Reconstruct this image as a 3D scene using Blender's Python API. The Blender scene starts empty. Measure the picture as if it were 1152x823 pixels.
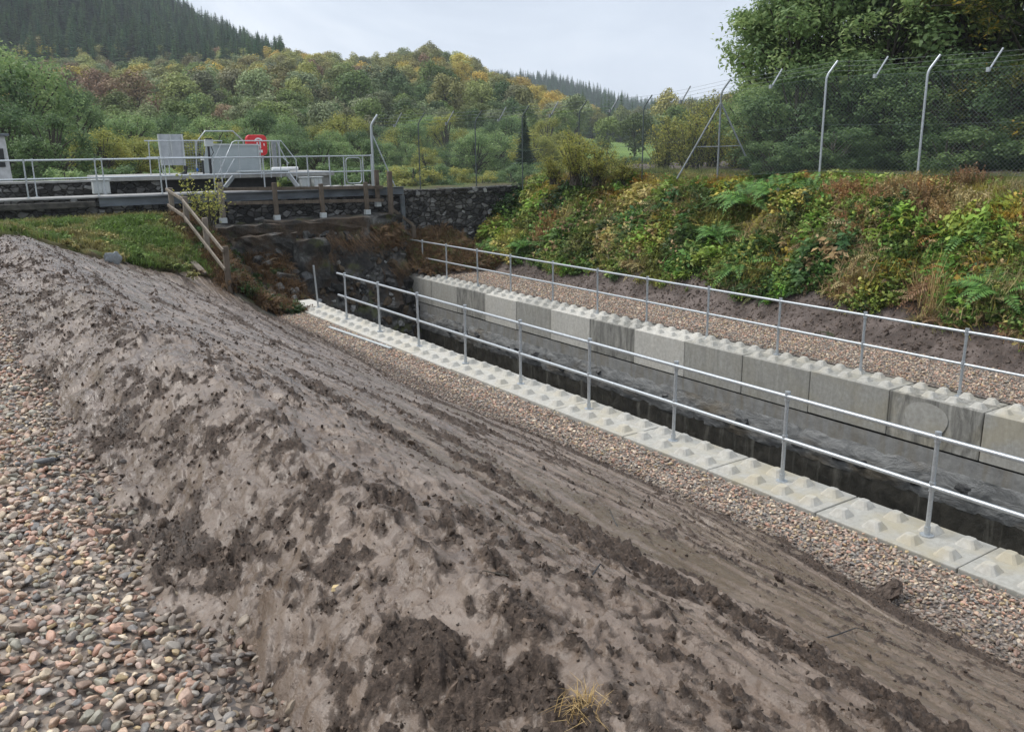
import bpy, math, random
import numpy as np
from mathutils import Vector, Matrix

S = bpy.context.scene
COL = S.collection
RNG = np.random.default_rng(11)
random.seed(5)
rad = math.radians

# ------------------------------------------------------------------ camera
CAM_F, YAW, PITCH, ROLL = 962.76, .594, .247, -.012
CAM = np.array([0., 0., 4.0])
_F = np.array([math.sin(YAW)*math.cos(PITCH), math.cos(YAW)*math.cos(PITCH), -math.sin(PITCH)])
_r = np.array([math.cos(YAW), -math.sin(YAW), 0.]); _u = np.cross(_r, _F)
_R = math.cos(ROLL)*_r + math.sin(ROLL)*_u
_U = -math.sin(ROLL)*_r + math.cos(ROLL)*_u
cam = bpy.data.cameras.new('camera')
cam.sensor_width = 36; cam.lens = CAM_F/1152*36
cam.clip_start = .05; cam.clip_end = 6000
camo = bpy.data.objects.new('camera', cam); COL.objects.link(camo)
camo.matrix_world = Matrix(((_R[0], _U[0], -_F[0], CAM[0]), (_R[1], _U[1], -_F[1], CAM[1]),
                            (_R[2], _U[2], -_F[2], CAM[2]), (0, 0, 0, 1)))
S.camera = camo

def ray(x, y):                       # photo pixel -> direction (used to survey real positions)
    return _F + _R*(x-576)/CAM_F - _U*(y-411.5)/CAM_F
def atD(x, y, D): return CAM + ray(x, y)*D
def atZ(x, y, z):
    d = ray(x, y); return CAM + d*(z-CAM[2])/d[2]
def atY(x, y, Y):
    d = ray(x, y); return CAM + d*(Y-CAM[1])/d[1]
def az_of(x):
    d = ray(x, 170); return math.atan2(d[0], d[1])
def tan_of(x, y):
    d = ray(x, y); return d[2]/math.hypot(d[0], d[1])

# ------------------------------------------------------------------ noise
_P = np.random.default_rng(3).permutation(256); _P = np.concatenate([_P, _P, _P])
_A = np.random.default_rng(4).uniform(0, 2*np.pi, 256)
_GX, _GY = np.cos(_A), np.sin(_A)
def perlin(x, y, seed=0):
    x = np.asarray(x, float) + seed*17.31; y = np.asarray(y, float) + seed*9.77
    xi = np.floor(x).astype(int); yi = np.floor(y).astype(int)
    xf = x-xi; yf = y-yi; xi &= 255; yi &= 255
    u = xf**3*(xf*(xf*6-15)+10); v = yf**3*(yf*(yf*6-15)+10)
    def g(ix, iy, dx, dy):
        h = _P[_P[ix & 255]+(iy & 255)]; return _GX[h]*dx+_GY[h]*dy
    a = g(xi, yi, xf, yf); b = g(xi+1, yi, xf-1, yf); c = g(xi, yi+1, xf, yf-1); d = g(xi+1, yi+1, xf-1, yf-1)
    return ((a+u*(b-a)) + v*((c+u*(d-c))-(a+u*(b-a))))*1.5
def fbm(x, y, o=4, seed=0, gain=.5):
    s = 0; a = 1; t = 0
    for i in range(o):
        s = s+a*perlin(np.asarray(x)*2**i, np.asarray(y)*2**i, seed+i*3); t += a; a *= gain
    return s/t
def ss(a, b, x):
    t = np.clip((np.asarray(x, float)-a)/(b-a), 0, 1); return t*t*(3-2*t)

# ------------------------------------------------------------------ materials
def mat(name):
    m = bpy.data.materials.new(name); m.use_nodes = True
    nt = m.node_tree; nt.nodes.clear()
    return m, nt
class N:
    """small node-tree helper"""
    def __init__(s, nt): s.nt = nt
    def n(s, t, **k):
        x = s.nt.nodes.new(t)
        for a, v in k.items():
            if a.startswith('_'): x.inputs[a[1:].replace('__', ' ')].default_value = v
            else: setattr(x, a, v)
        return x
    def l(s, a, b): s.nt.links.new(a, b)
    def coord(s, scale=(1, 1, 1), obj=True):
        t = s.n('ShaderNodeTexCoord'); mp = s.n('ShaderNodeMapping'); mp.inputs['Scale'].default_value = scale
        s.l(t.outputs['Object' if obj else 'Generated'], mp.inputs[0]); return mp.outputs[0]
    def world(s, scale=(1, 1, 1)):
        t = s.n('ShaderNodeNewGeometry'); mp = s.n('ShaderNodeMapping'); mp.inputs['Scale'].default_value = scale
        s.l(t.outputs['Position'], mp.inputs[0]); return mp.outputs[0]
    def noise(s, vec, scale, detail=4, rough=.55, dist=0):
        x = s.n('ShaderNodeTexNoise'); x.inputs['Scale'].default_value = scale; x.inputs['Detail'].default_value = detail
        x.inputs['Roughness'].default_value = rough; x.inputs['Distortion'].default_value = dist
        s.l(vec, x.inputs['Vector']); return x.outputs['Fac']
    def voro(s, vec, scale, feature='F1', out='Distance'):
        x = s.n('ShaderNodeTexVoronoi', feature=feature); x.inputs['Scale'].default_value = scale
        s.l(vec, x.inputs['Vector']); return x.outputs[out]
    def ramp(s, fac, stops, interp='LINEAR'):
        x = s.n('ShaderNodeValToRGB'); e = x.color_ramp.elements; x.color_ramp.interpolation = interp
        while len(e) < len(stops): e.new(.5)
        for i, (p, c) in enumerate(stops):
            e[i].position = p; e[i].color = (*c, 1) if not isinstance(c, (int, float)) else (c, c, c, 1)
        s.l(fac, x.inputs[0]); return x.outputs[0]
    def mix(s, fac, a, b, blend='MIX'):
        x = s.n('ShaderNodeMix', data_type='RGBA', blend_type=blend)
        for sock, v in ((x.inputs[0], fac), (x.inputs[6], a), (x.inputs[7], b)):
            if isinstance(v, (int, float)): sock.default_value = v
            elif isinstance(v, tuple): sock.default_value = (*v, 1)
            else: s.l(v, sock)
        return x.outputs[2]
    def math(s, op, a, b=0, clamp=False):
        x = s.n('ShaderNodeMath', operation=op, use_clamp=clamp)
        for i, v in enumerate((a, b)):
            if isinstance(v, (int, float)): x.inputs[i].default_value = v
            else: s.l(v, x.inputs[i])
        return x.outputs[0]
    def attr(s, name, kind='GEOMETRY', out='Color'):
        x = s.n('ShaderNodeAttribute', attribute_name=name, attribute_type=kind); return x.outputs[out]
    def bump(s, h, strength=.5, dist=.02, prev=None):
        x = s.n('ShaderNodeBump'); x.inputs['Strength'].default_value = strength; x.inputs['Distance'].default_value = dist
        s.l(h, x.inputs['Height'])
        if prev is not None: s.l(prev, x.inputs['Normal'])
        return x.outputs[0]
    def out(s, color, rough=.7, normal=None, spec=.5, metal=0., trans=0.):
        b = s.n('ShaderNodeBsdfPrincipled'); o = s.n('ShaderNodeOutputMaterial')
        for key, v in (('Base Color', color), ('Roughness', rough), ('Specular IOR Level', spec), ('Metallic', metal)):
            if isinstance(v, (int, float)): b.inputs[key].default_value = v
            elif isinstance(v, tuple): b.inputs[key].default_value = (*v, 1)
            else: s.l(v, b.inputs[key])
        if normal is not None: s.l(normal, b.inputs['Normal'])
        res = b.outputs[0]
        if trans:
            t = s.n('ShaderNodeBsdfTranslucent'); mx = s.n('ShaderNodeMixShader'); mx.inputs[0].default_value = trans
            if isinstance(color, tuple): t.inputs[0].default_value = (*color, 1)
            else: s.l(color, t.inputs[0])
            s.l(res, mx.inputs[1]); s.l(t.outputs[0], mx.inputs[2]); res = mx.outputs[0]
        s.l(res, o.inputs[0]); return b

def simple(name, c1, c2, scale=8, rough=.6, bump=.2, bd=.01, spec=.5, metal=0., stretch=(1, 1, 1), detail=5):
    m, nt = mat(name); k = N(nt)
    v = k.coord(stretch); f = k.noise(v, scale, detail, .6)
    c = k.ramp(f, [(.3, c1), (.7, c2)])
    k.out(c, rough, k.bump(f, bump, bd), spec, metal); return m

def leaf_mat(name, cols, rough=.55, trans=.28, inst=False, spec=.3):
    """foliage: colour ramp over a per-leaf 'tint' attribute; inst multiplies by the instance's or object's 'col'"""
    m, nt = mat(name); k = N(nt)
    t = k.attr('tint', out='Fac')
    c = k.ramp(t, [(i/(len(cols)-1), q) for i, q in enumerate(cols)])
    if inst: c = k.mix(1., c, k.attr('col', 'INSTANCER'), 'MULTIPLY')
    k.out(c, rough, None, spec, 0, trans); return m

M = {}
def build_materials():
    # galvanised tube
    m, nt = mat('galvanised'); k = N(nt); v = k.coord()
    f = k.noise(v, 30, 3); g = k.voro(v, 60)
    c = k.mix(.35, k.ramp(f, [(.3, (.34, .37, .39)), (.7, (.52, .55, .57))]), k.ramp(g, [(0, (.38, .4, .42)), (.6, (.55, .58, .6))]))
    k.out(c, .42, None, .5, .55); M['galv'] = m
    M['galv_dark'] = simple('weathered_galvanised', (.2, .22, .23), (.33, .35, .36), 12, .55, .1, .003, metal=.35)
    M['steel_old'] = simple('old_steel', (.07, .08, .09), (.16, .18, .2), 5, .55, .2, .005, metal=.2, stretch=(.3, 1, 1))
    M['post_dark'] = simple('dark_post', (.06, .08, .075), (.1, .12, .115), 9, .6, .1, .003)
    M['wire'] = simple('chain_link_wire', (.1, .135, .13), (.16, .2, .195), 3, .6, 0, .001, metal=.2)
    # timber
    for nm, a, b in (('wood', (.085, .066, .05), (.185, .15, .115)), ('wood_grey', (.15, .125, .1), (.31, .265, .215)),
                     ('wood_pale', (.45, .38, .29), (.66, .58, .46))):
        m, nt = mat(nm); k = N(nt); v = k.coord((1, 1, 1)); vs = k.coord((9, 9, .6))
        f = k.noise(vs, 3, 6, .65); g = k.noise(v, 4, 4)
        c = k.mix(.4, k.ramp(f, [(.3, a), (.7, b)]), k.ramp(g, [(.35, tuple(q*.6 for q in a)), (.7, b)]))
        k.out(c, .8, k.bump(f, .4, .006), .25); M[nm] = m
    # concrete block: stain amount, tint per block from the object's own 'col' (stain, warm, pale)
    m, nt = mat('block_concrete'); k = N(nt); v = k.world()
    a = k.attr('col', 'INSTANCER'); sp = k.n('ShaderNodeSeparateColor'); k.l(a, sp.inputs[0])
    fine = k.noise(v, 14, 8, .65); big = k.noise(v, 1.6, 4)
    base = k.ramp(fine, [(.25, (.39, .37, .33)), (.6, (.54, .52, .475)), (.8, (.61, .59, .55))])
    base = k.mix(k.math('MULTIPLY', k.ramp(big, [(.45, 0), (.62, 1)]), sp.outputs[1]), base, (.5, .44, .32))
    base = k.mix(1., base, k.ramp(sp.outputs[2], [(0, (.58, .59, .58)), (1, (1.15, 1.15, 1.14))]), 'MULTIPLY')
    vert = k.world((3, 3, .6)); st = k.noise(vert, 1.9, 9, .7, 1.2)
    stm = k.math('MULTIPLY', k.ramp(st, [(.36, 0), (.62, .85)]), sp.outputs[0])
    c = k.mix(stm, base, (.09, .087, .078))
    pits = k.voro(v, 45); pit = k.ramp(pits, [(.05, 0), (.16, 1)])
    c = k.mix(1., c, k.mix(.25, (1, 1, 1), pit), 'MULTIPLY')
    k.out(c, .82, k.bump(fine, .35, .01, k.bump(pit, .15, .004)), .3); M['block'] = m
    # channel wall: old wet concrete
    m, nt = mat('old_concrete'); k = N(nt); v = k.world(); vs = k.world((2, 2, .4))
    f = k.noise(v, 5, 8, .65); g = k.noise(vs, 2.2, 6, .6, .5)
    c = k.ramp(f, [(.3, (.18, .178, .17)), (.7, (.28, .278, .262))]); c = k.mix(k.ramp(g, [(.45, 0), (.7, .6)]), c, (.17, .14, .09))
    k.out(c, .7, k.bump(f, .5, .03), .4); M['old_concrete'] = m
    m, nt = mat('smeared_concrete'); k = N(nt); v = k.world((1, .7, 1.6))
    f = k.noise(v, 3, 8, .65, .8); g = k.noise(v, 1.1, 3)
    c = k.ramp(f, [(.25, (.06, .062, .062)), (.5, (.17, .172, .168)), (.75, (.25, .25, .24))])
    c = k.mix(k.ramp(g, [(.5, 0), (.66, .75)]), c, (.12, .095, .06))
    k.out(c, .6, k.bump(f, .9, .06), .4); M['smear'] = m
    m, nt = mat('wet_dark_concrete'); k = N(nt); v = k.world((1, 1, 1)); vs = k.world((3, 3, .35))
    f = k.noise(v, 4, 9, .7, .3); g = k.noise(vs, 1.6, 6, .6, .3)
    c = k.ramp(f, [(.35, (.016, .015, .012)), (.68, (.05, .046, .037))])
    c = k.mix(k.ramp(g, [(.55, 0), (.75, .7)]), c, (.17, .165, .14))
    k.out(c, .45, k.bump(f, .6, .03), .4); M['wet_dark'] = m
    # stone walling
    m, nt = mat('stone_wall'); k = N(nt); v = k.world((1, 1, 1.5)); nz = k.n('ShaderNodeTexNoise'); nz.inputs['Scale'].default_value = 3
    k.l(v, nz.inputs['Vector'])
    vv = k.mix(.12, v, nz.outputs['Color'])
    vo = k.n('ShaderNodeTexVoronoi'); vo.inputs['Scale'].default_value = 5.2; k.l(vv, vo.inputs['Vector'])
    ed = k.voro(vv, 5.2, 'DISTANCE_TO_EDGE'); e = k.ramp(ed, [(0, 0), (.12, 1)])
    sc = k.n('ShaderNodeSeparateColor'); k.l(vo.outputs['Color'], sc.inputs[0])
    c = k.ramp(sc.outputs[0], [(0, (.035, .035, .036)), (.45, (.085, .085, .083)), (.7, (.15, .145, .14)), (.9, (.24, .235, .225)), (1, (.42, .42, .41))])
    f = k.noise(v, 7, 7, .7); c = k.mix(.75, c, k.ramp(f, [(.3, (.35, .35, .35)), (.7, (1.1, 1.1, 1.1))]), 'MULTIPLY')
    big = k.noise(v, .5, 4); c = k.mix(k.ramp(big, [(.45, 0), (.65, .6)]), c, (.05, .045, .035))
    c = k.mix(e, (.03, .027, .024), c)
    k.out(c, .85, k.bump(f, .5, .03, k.bump(e, .8, .06)), .3); M['stone'] = m
    # rock
    m, nt = mat('gully_rock'); k = N(nt); v = k.world((1, 1, 1))
    f = k.noise(v, 2.5, 9, .7, .4); g = k.noise(v, .9, 5, .6); h = k.noise(v, 16, 4)
    c = k.ramp(f, [(.34, (.012, .011, .01)), (.5, (.042, .04, .036)), (.6, (.11, .108, .1)), (.74, (.26, .26, .25))])
    c = k.mix(k.ramp(g, [(.48, 0), (.6, .8)]), c, k.ramp(h, [(.3, (.03, .018, .009)), (.7, (.085, .052, .026))]))
    g2 = k.noise(v, 1.4, 5, .6); c = k.mix(k.ramp(g2, [(.56, 0), (.66, .7)]), c, (.09, .1, .03))
    k.out(c, .75, k.bump(f, .9, .1), .4); M['rock'] = m
    m, nt = mat('loose_rock'); k = N(nt); v = k.world()
    f = k.noise(v, 4, 8, .7, .4); c = k.ramp(f, [(.3, (.02, .02, .02)), (.55, (.06, .06, .06)), (.75, (.2, .2, .195))])
    k.out(c, .6, k.bump(f, .7, .05), .4); M['boulder'] = m
    m, nt = mat('rubble_rock'); k = N(nt); v = k.coord(); f = k.noise(v, 2.5, 6, .7); c = k.mix(1., k.attr('col', 'INSTANCER'), k.ramp(f, [(.3, (.4, .4, .4)), (.7, (1.4, 1.4, 1.4))]), 'MULTIPLY'); k.out(c, .6, k.bump(f, .6, .1), .4); M['rubble'] = m
    # mud
    m, nt = mat('mud'); k = N(nt); v = k.world()
    cl = k.attr('clod', out='Fac'); wet = k.attr('wet', out='Fac')
    f = k.noise(v, 22, 8, .68); g = k.noise(v, 2.2, 5, .6); gr = k.voro(v, 90); vs = k.world((9, .9, 9)); st = k.noise(vs, 1.2, 6, .6)
    sm = k.ramp(g, [(.3, (.118, .08, .054)), (.5, (.168, .12, .086)), (.7, (.235, .179, .139))])
    sm = k.mix(.5, sm, k.ramp(st, [(.35, (.72, .7, .68)), (.65, (1.12, 1.12, 1.12))]), 'MULTIPLY')
    sm = k.mix(.55, sm, k.ramp(f, [(.35, (.62, .6, .58)), (.6, (1.1, 1.1, 1.1))]), 'MULTIPLY')
    sp = k.noise(v, 75, 3); sm = k.mix(k.ramp(sp, [(.64, 0), (.7, .55)]), sm, (.06, .045, .035))
    sm = k.mix(k.attr('sand', out='Fac'), sm, k.ramp(f, [(.35, (.1, .068, .042)), (.65, (.165, .117, .076))]))
    f60 = k.noise(v, 58, 5, .7); ck = k.ramp(f60, [(.3, (.024, .015, .01)), (.5, (.055, .037, .026)), (.66, (.115, .081, .06))])
    e = k.math('ADD', cl, k.math('ADD', k.math('MULTIPLY', k.math('SUBTRACT', f, .5), 1.7), k.math('MULTIPLY', k.math('SUBTRACT', f60, .5), 1.5))); e = k.ramp(e, [(.22, 0), (.46, .55), (.72, 1)])
    c = k.mix(e, sm, ck)
    ro = k.mix(e, k.ramp(g, [(.35, (.16, .16, .16)), (.6, (.42, .42, .42))]), (.8, .8, .8)); ro = k.mix(wet, ro, (.08, .08, .08))
    hh = k.mix(e, k.math('ADD', k.math('MULTIPLY', f, .5), k.math('MULTIPLY', f60, .35)), k.math('ADD', f, k.math('MULTIPLY', f60, .5)))
    n1 = k.bump(hh, .75, .022); n2 = k.bump(gr, .12, .006, n1)
    bs = k.out(c, ro, n2, .5); bs.inputs['Coat Roughness'].default_value = .33; bs.inputs['Coat IOR'].default_value = 1.36; ie = k.math('SUBTRACT', 1., e, True); k.l(k.math('MULTIPLY', ie, .45), bs.inputs['Coat Weight']); k.l(k.bump(f, .22, .015), bs.inputs['Coat Normal']); M['mud'] = m
    m, nt = mat('mud_lump'); k = N(nt); v = k.world(); f = k.noise(v, 25, 6, .65)
    c = k.mix(1., k.ramp(f, [(.3, (.03, .021, .016)), (.6, (.08, .06, .047)), (.75, (.14, .11, .09))]), k.attr('col', 'INSTANCER'), 'MULTIPLY')
    k.out(c, .75, k.bump(f, .6, .01), .4); M['lump'] = m
    # soil under gravel
    M['soil'] = simple('dark_soil', (.03, .023, .018), (.085, .066, .053), 14, .85, .8, .03)
    m, nt = mat('toe_soil'); k = N(nt); v = k.world(); f = k.noise(v, 9, 8, .68); g = k.noise(v, 1.7, 4)
    c = k.mix(k.ramp(g, [(.42, 0), (.6, 1)]), k.ramp(f, [(.3, (.035, .025, .02)), (.7, (.09, .066, .054))]), k.ramp(f, [(.3, (.09, .068, .058)), (.7, (.17, .135, .118))]))
    k.out(c, .7, k.bump(f, .8, .05), .4); M['bank'] = m
    # gravel bed seen between pebbles
    m, nt = mat('gravel_bed'); k = N(nt); v = k.world(); vo = k.n('ShaderNodeTexVoronoi'); vo.inputs['Scale'].default_value = 32; k.l(v, vo.inputs['Vector'])
    sc = k.n('ShaderNodeSeparateColor'); k.l(vo.outputs['Color'], sc.inputs[0])
    c = k.ramp(sc.outputs[0], [(0, (.06, .055, .055)), (.3, (.15, .12, .1)), (.6, (.24, .19, .15)), (1, (.34, .3, .26))])
    k.out(c, .8, k.bump(vo.outputs['Distance'], .8, .02), .4); M['gravel_bed'] = m
    m, nt = mat('pebble'); k = N(nt); v = k.coord(); f = k.noise(v, 2.2, 5, .6); f2 = k.noise(v, 9, 3)
    c = k.mix(1., k.attr('col', 'INSTANCER'), k.ramp(f, [(.3, (.7, .7, .7)), (.7, (1.2, 1.18, 1.15))]), 'MULTIPLY')
    c = k.mix(k.ramp(f2, [(.58, 0), (.68, .35)]), c, (.4, .36, .3))
    k.out(c, .5, k.bump(f2, .15, .05), .45); M['pebble'] = m
    # ground, field
    m, nt = mat('valley_ground'); k = N(nt); v = k.world(); f = k.noise(v, .5, 8, .65); g = k.noise(v, .03, 3)
    c = k.ramp(f, [(.3, (.035, .048, .02)), (.6, (.085, .105, .04)), (.75, (.13, .12, .06))])
    c = k.mix(k.attr('field', out='Fac'), c, k.ramp(g, [(.3, (.13, .21, .05)), (.7, (.19, .27, .075))]))
    k.out(c, .9, None, .1); M['ground'] = m
    m, nt = mat('turf_soil'); k = N(nt); v = k.world(); f = k.noise(v, 6, 7, .65); g = k.noise(v, 1.1, 4)
    c = k.mix(k.ramp(g, [(.4, 0), (.6, 1)]), k.ramp(f, [(.3, (.05, .04, .025)), (.7, (.12, .09, .05))]), k.ramp(f, [(.3, (.05, .07, .02)), (.7, (.12, .15, .04))]))
    k.out(c, .9, k.bump(f, .6, .03), .15); M['turf'] = m
    m, nt = mat('dark_water'); k = N(nt); v = k.world(); f = k.noise(v, 3, 4)
    k.out((.012, .013, .011), .06, k.bump(f, .06, .02), .5); M['water'] = m
    # paint, plates
    M['plate'] = simple('grey_sheet', (.33, .37, .38), (.42, .46, .47), 3, .45, .05, .002, metal=.15)
    M['panel'] = simple('pale_grey_board', (.36, .38, .4), (.5, .52, .54), 6, .6, .1, .002)
    M['cabinet'] = simple('grey_cabinet', (.42, .45, .45), (.56, .58, .57), 4, .5, .05, .002)
    M['red'] = simple('red_plastic', (.55, .02, .025), (.66, .035, .04), 4, .35, .02, .002)
    M['white'] = simple('white_paint', (.72, .72, .71), (.82, .82, .81), 6, .5, .05, .002)
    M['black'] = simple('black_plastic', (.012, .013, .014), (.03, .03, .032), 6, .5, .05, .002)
    M['blue'] = simple('blue_plastic', (.02, .12, .4), (.03, .16, .5), 6, .4, 0, .002)
    M['deck'] = simple('deck_concrete', (.25, .25, .24), (.4, .39, .37), 4, .85, .3, .01)
    M['dark_deck'] = simple('mossy_dark_concrete', (.016, .015, .013), (.11, .1, .085), 4, .8, .9, .06, detail=9)
    M['harl'] = simple('white_roughcast', (.4, .4, .4), (.62, .62, .62), 5, .9, .5, .02)
    M['bark'] = simple('bark', (.035, .03, .024), (.11, .095, .075), 10, .9, .6, .02, stretch=(1, 1, .25))
    M['stem'] = simple('dry_stem', (.16, .11, .06), (.3, .21, .12), 9, .85, .1, .004)
    M['cutstone'] = simple('grey_slate', (.2, .22, .23), (.32, .34, .35), 6, .7, .3, .01)
    # foliage
    M['leaf_inst'] = leaf_mat('leaf_scatter', [(.5, .5, .5), (1, 1, 1), (1.45, 1.4, 1.3)], inst=True)
    M['leaf_hill'] = leaf_mat('hill_leaf', [(.55, .55, .55), (1, 1, 1), (1.4, 1.38, 1.25)], inst=True, trans=.22, spec=.15)
    M['needle'] = leaf_mat('needle', [(.02, .036, .022), (.045, .075, .04), (.08, .12, .06)], trans=.1, spec=.15)
    M['leaf_ash'] = leaf_mat('ash_leaf', [(.12, .2, .085), (.26, .37, .14), (.44, .53, .22)], trans=.42)
    M['leaf_dark'] = leaf_mat('dark_leaf', [(.065, .12, .055), (.14, .22, .09), (.27, .37, .14)], trans=.42)
    M['leaf_turn'] = leaf_mat('turning_leaf', [(.035, .06, .022), (.08, .12, .035), (.15, .17, .045), (.46, .32, .05)], trans=.42)
    M['leaf_olive'] = leaf_mat('olive_leaf', [(.12, .15, .04), (.28, .31, .08), (.42, .42, .11), (.52, .45, .1)], trans=.42)
    M['fern'] = leaf_mat('fern_leaf', [(.05, .12, .03), (.11, .24, .05), (.22, .38, .08)], trans=.3)
    M['fern_gold'] = leaf_mat('golden_fern_leaf', [(.2, .09, .025), (.36, .17, .04), (.55, .3, .06)], trans=.3)
    M['bracken'] = leaf_mat('dead_bracken_leaf', [(.13, .065, .035), (.24, .13, .07), (.4, .26, .15)], trans=.2)
    M['russet'] = leaf_mat('russet_leaf', [(.1, .035, .025), (.2, .075, .05), (.32, .14, .09)], trans=.2)
    M['straw'] = leaf_mat('straw', [(.25, .16, .06), (.45, .31, .13), (.66, .5, .26)], trans=.2)
    M['thatch'] = leaf_mat('dead_grass', [(.08, .05, .025), (.17, .1, .05), (.3, .19, .1)], trans=.15)
    M['grass'] = leaf_mat('grass_blade', [(.05, .08, .015), (.13, .2, .03), (.25, .3, .06)], trans=.3, inst=False)
build_materials()

# ------------------------------------------------------------------ mesh helpers
def link(name, me, m=None, parent=None, smooth=False):
    o = bpy.data.objects.new(name, me); COL.objects.link(o)
    if m is not None:
        for q in (m if isinstance(m, (list, tuple)) else [m]): me.materials.append(q)
    if parent is not None: o.parent = parent
    if smooth: me.polygons.foreach_set('use_smooth', np.ones(len(me.polygons), bool))
    return o
def npmesh(name, V, F, attrs=None, mi=None, smooth=False):
    """V (n,3), F (m,k) -> mesh"""
    V = np.asarray(V, np.float32); F = np.asarray(F, np.int32)
    me = bpy.data.meshes.new(name); k = F.shape[1]
    me.vertices.add(len(V)); me.vertices.foreach_set('co', V.ravel())
    me.loops.add(F.size); me.loops.foreach_set('vertex_index', F.ravel())
    me.polygons.add(len(F)); me.polygons.foreach_set('loop_start', np.arange(0, F.size, k, dtype=np.int32))
    me.polygons.foreach_set('loop_total', np.full(len(F), k, np.int32))
    if mi is not None: me.polygons.foreach_set('material_index', np.asarray(mi, np.int32))
    me.update(calc_edges=True)
    for nme, d in (attrs or {}).items():
        a = me.attributes.new(nme, 'FLOAT', 'POINT'); a.data.foreach_set('value', np.asarray(d, np.float32))
    if smooth: me.polygons.foreach_set('use_smooth', np.ones(len(F), bool))
    return me
def tag(o, label=None, cat=None, group=None, kind=None):
    if label: o['label'] = label
    if cat: o['category'] = cat
    if group: o['group'] = group
    if kind: o['kind'] = kind
    return o
def thing(name, loc, label, cat, group=None, rz=0):
    o = bpy.data.objects.new(name, None); COL.objects.link(o); o.location = Vector(loc); o.rotation_euler = (0, 0, rz)
    o.empty_display_size = .2
    return tag(o, label, cat, group)
def grid(name, xs, ys, Z, m, attrs=None, smooth=True):
    """height field over a tensor grid; xs (i), ys (j), Z[j,i]"""
    XX, YY = np.meshgrid(xs, ys) if np.ndim(xs) == 1 else (xs, ys)
    n, w = XX.shape
    V = np.stack([XX, YY, Z], -1).reshape(-1, 3)
    i = np.arange(n*w).reshape(n, w)
    F = np.stack([i[:-1, :-1], i[:-1, 1:], i[1:, 1:], i[1:, :-1]], -1).reshape(-1, 4)
    me = npmesh(name, V, F, {a: np.broadcast_to(d, XX.shape).ravel() for a, d in (attrs or {}).items()}, smooth=smooth)
    return link(name, me, m)

class MB:
    """collects simple solids; build() makes ONE mesh object"""
    def __init__(s): s.v = []; s.f = []; s.o = None
    def add(s, V, F):
        b = len(s.v); s.v += [tuple(map(float, p)) for p in V]; s.f += [tuple(b+i for i in q) for q in F]; return s
    def box(s, c, d, rz=0, rx=0, ry=0, taper=1.):
        x, y, z = (q/2 for q in d)
        P = [Vector((a*x*(taper if c_ > 0 else 1), b*y*(taper if c_ > 0 else 1), c_*z)) for c_ in (-1, 1) for b in (-1, 1) for a in (-1, 1)]
        R = Matrix.Rotation(rz, 3, 'Z') @ Matrix.Rotation(ry, 3, 'Y') @ Matrix.Rotation(rx, 3, 'X')
        return s.add([R @ p + Vector(c) for p in P], [(0, 2, 3, 1), (4, 5, 7, 6), (0, 1, 5, 4), (2, 6, 7, 3), (0, 4, 6, 2), (1, 3, 7, 5)])
    def bar(s, a, b, w, h, up=(0, 0, 1)):
        a, b = Vector(a), Vector(b); d = (b-a).normalized(); u = Vector(up)
        if abs(d.dot(u)) > .95: u = Vector((0, 1, 0))
        r = d.cross(u).normalized(); u = r.cross(d)
        P = [q + r*i*w/2 + u*j*h/2 for q in (a, b) for (i, j) in ((-1, -1), (1, -1), (1, 1), (-1, 1))]
        return s.add(P, [(3, 2, 1, 0), (4, 5, 6, 7), (0, 1, 5, 4), (1, 2, 6, 5), (2, 3, 7, 6), (3, 0, 4, 7)])
    def tube(s, pts, r, n=10, cap=True):
        pts = [Vector(p) for p in pts]; rs = r if isinstance(r, (list, tuple)) else [r]*len(pts)
        V = []; u = None
        for i, p in enumerate(pts):
            d = (pts[min(i+1, len(pts)-1)]-pts[max(i-1, 0)]).normalized()
            if u is None: u = d.orthogonal().normalized()
            else: u = (u-d*u.dot(d)).normalized()
            w = d.cross(u)
            V += [p+(u*math.cos(2*math.pi*k/n)+w*math.sin(2*math.pi*k/n))*rs[i] for k in range(n)]
        F = [(i*n+k, i*n+(k+1) % n, (i+1)*n+(k+1) % n, (i+1)*n+k) for i in range(len(pts)-1) for k in range(n)]
        if cap: F += [tuple(range(n-1, -1, -1)), tuple((len(pts)-1)*n+k for k in range(n))]
        return s.add(V, F)
    def build(s, name, m, parent=None, bevel=0., smooth=False, seg=2):
        me = bpy.data.meshes.new(name); me.from_pydata(s.v, [], s.f); me.update()
        o = link(name, me, m, parent)
        if parent is not None and isinstance(parent, bpy.types.Object):
            o.matrix_parent_inverse = Matrix.Identity(4)
        if bevel:
            b = o.modifiers.new('bevel', 'BEVEL'); b.width = bevel; b.segments = seg; b.limit_method = 'ANGLE'; b.angle_limit = rad(40)
        if smooth:
            me.polygons.foreach_set('use_smooth', np.ones(len(me.polygons), bool))
            try: me.set_sharp_from_angle(angle=rad(40))
            except Exception: pass
        return o
def off(t, p):      # world point -> local of an unrotated thing
    return Vector(p) - t.location
def arc(pts, r, k=5):
    """round the inner corners of a polyline"""
    pts = [Vector(p) for p in pts]; out = [pts[0]]
    for a, b, c in zip(pts, pts[1:], pts[2:]):
        d1 = (a-b); d2 = (c-b); q = min(r, d1.length*.45, d2.length*.45)
        s_, e_ = b+d1.normalized()*q, b+d2.normalized()*q
        for i in range(k+1):
            t = i/k; out.append(s_*(1-t)**2+b*2*t*(1-t)+e_*t*t)
    return out+[pts[-1]]

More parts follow.
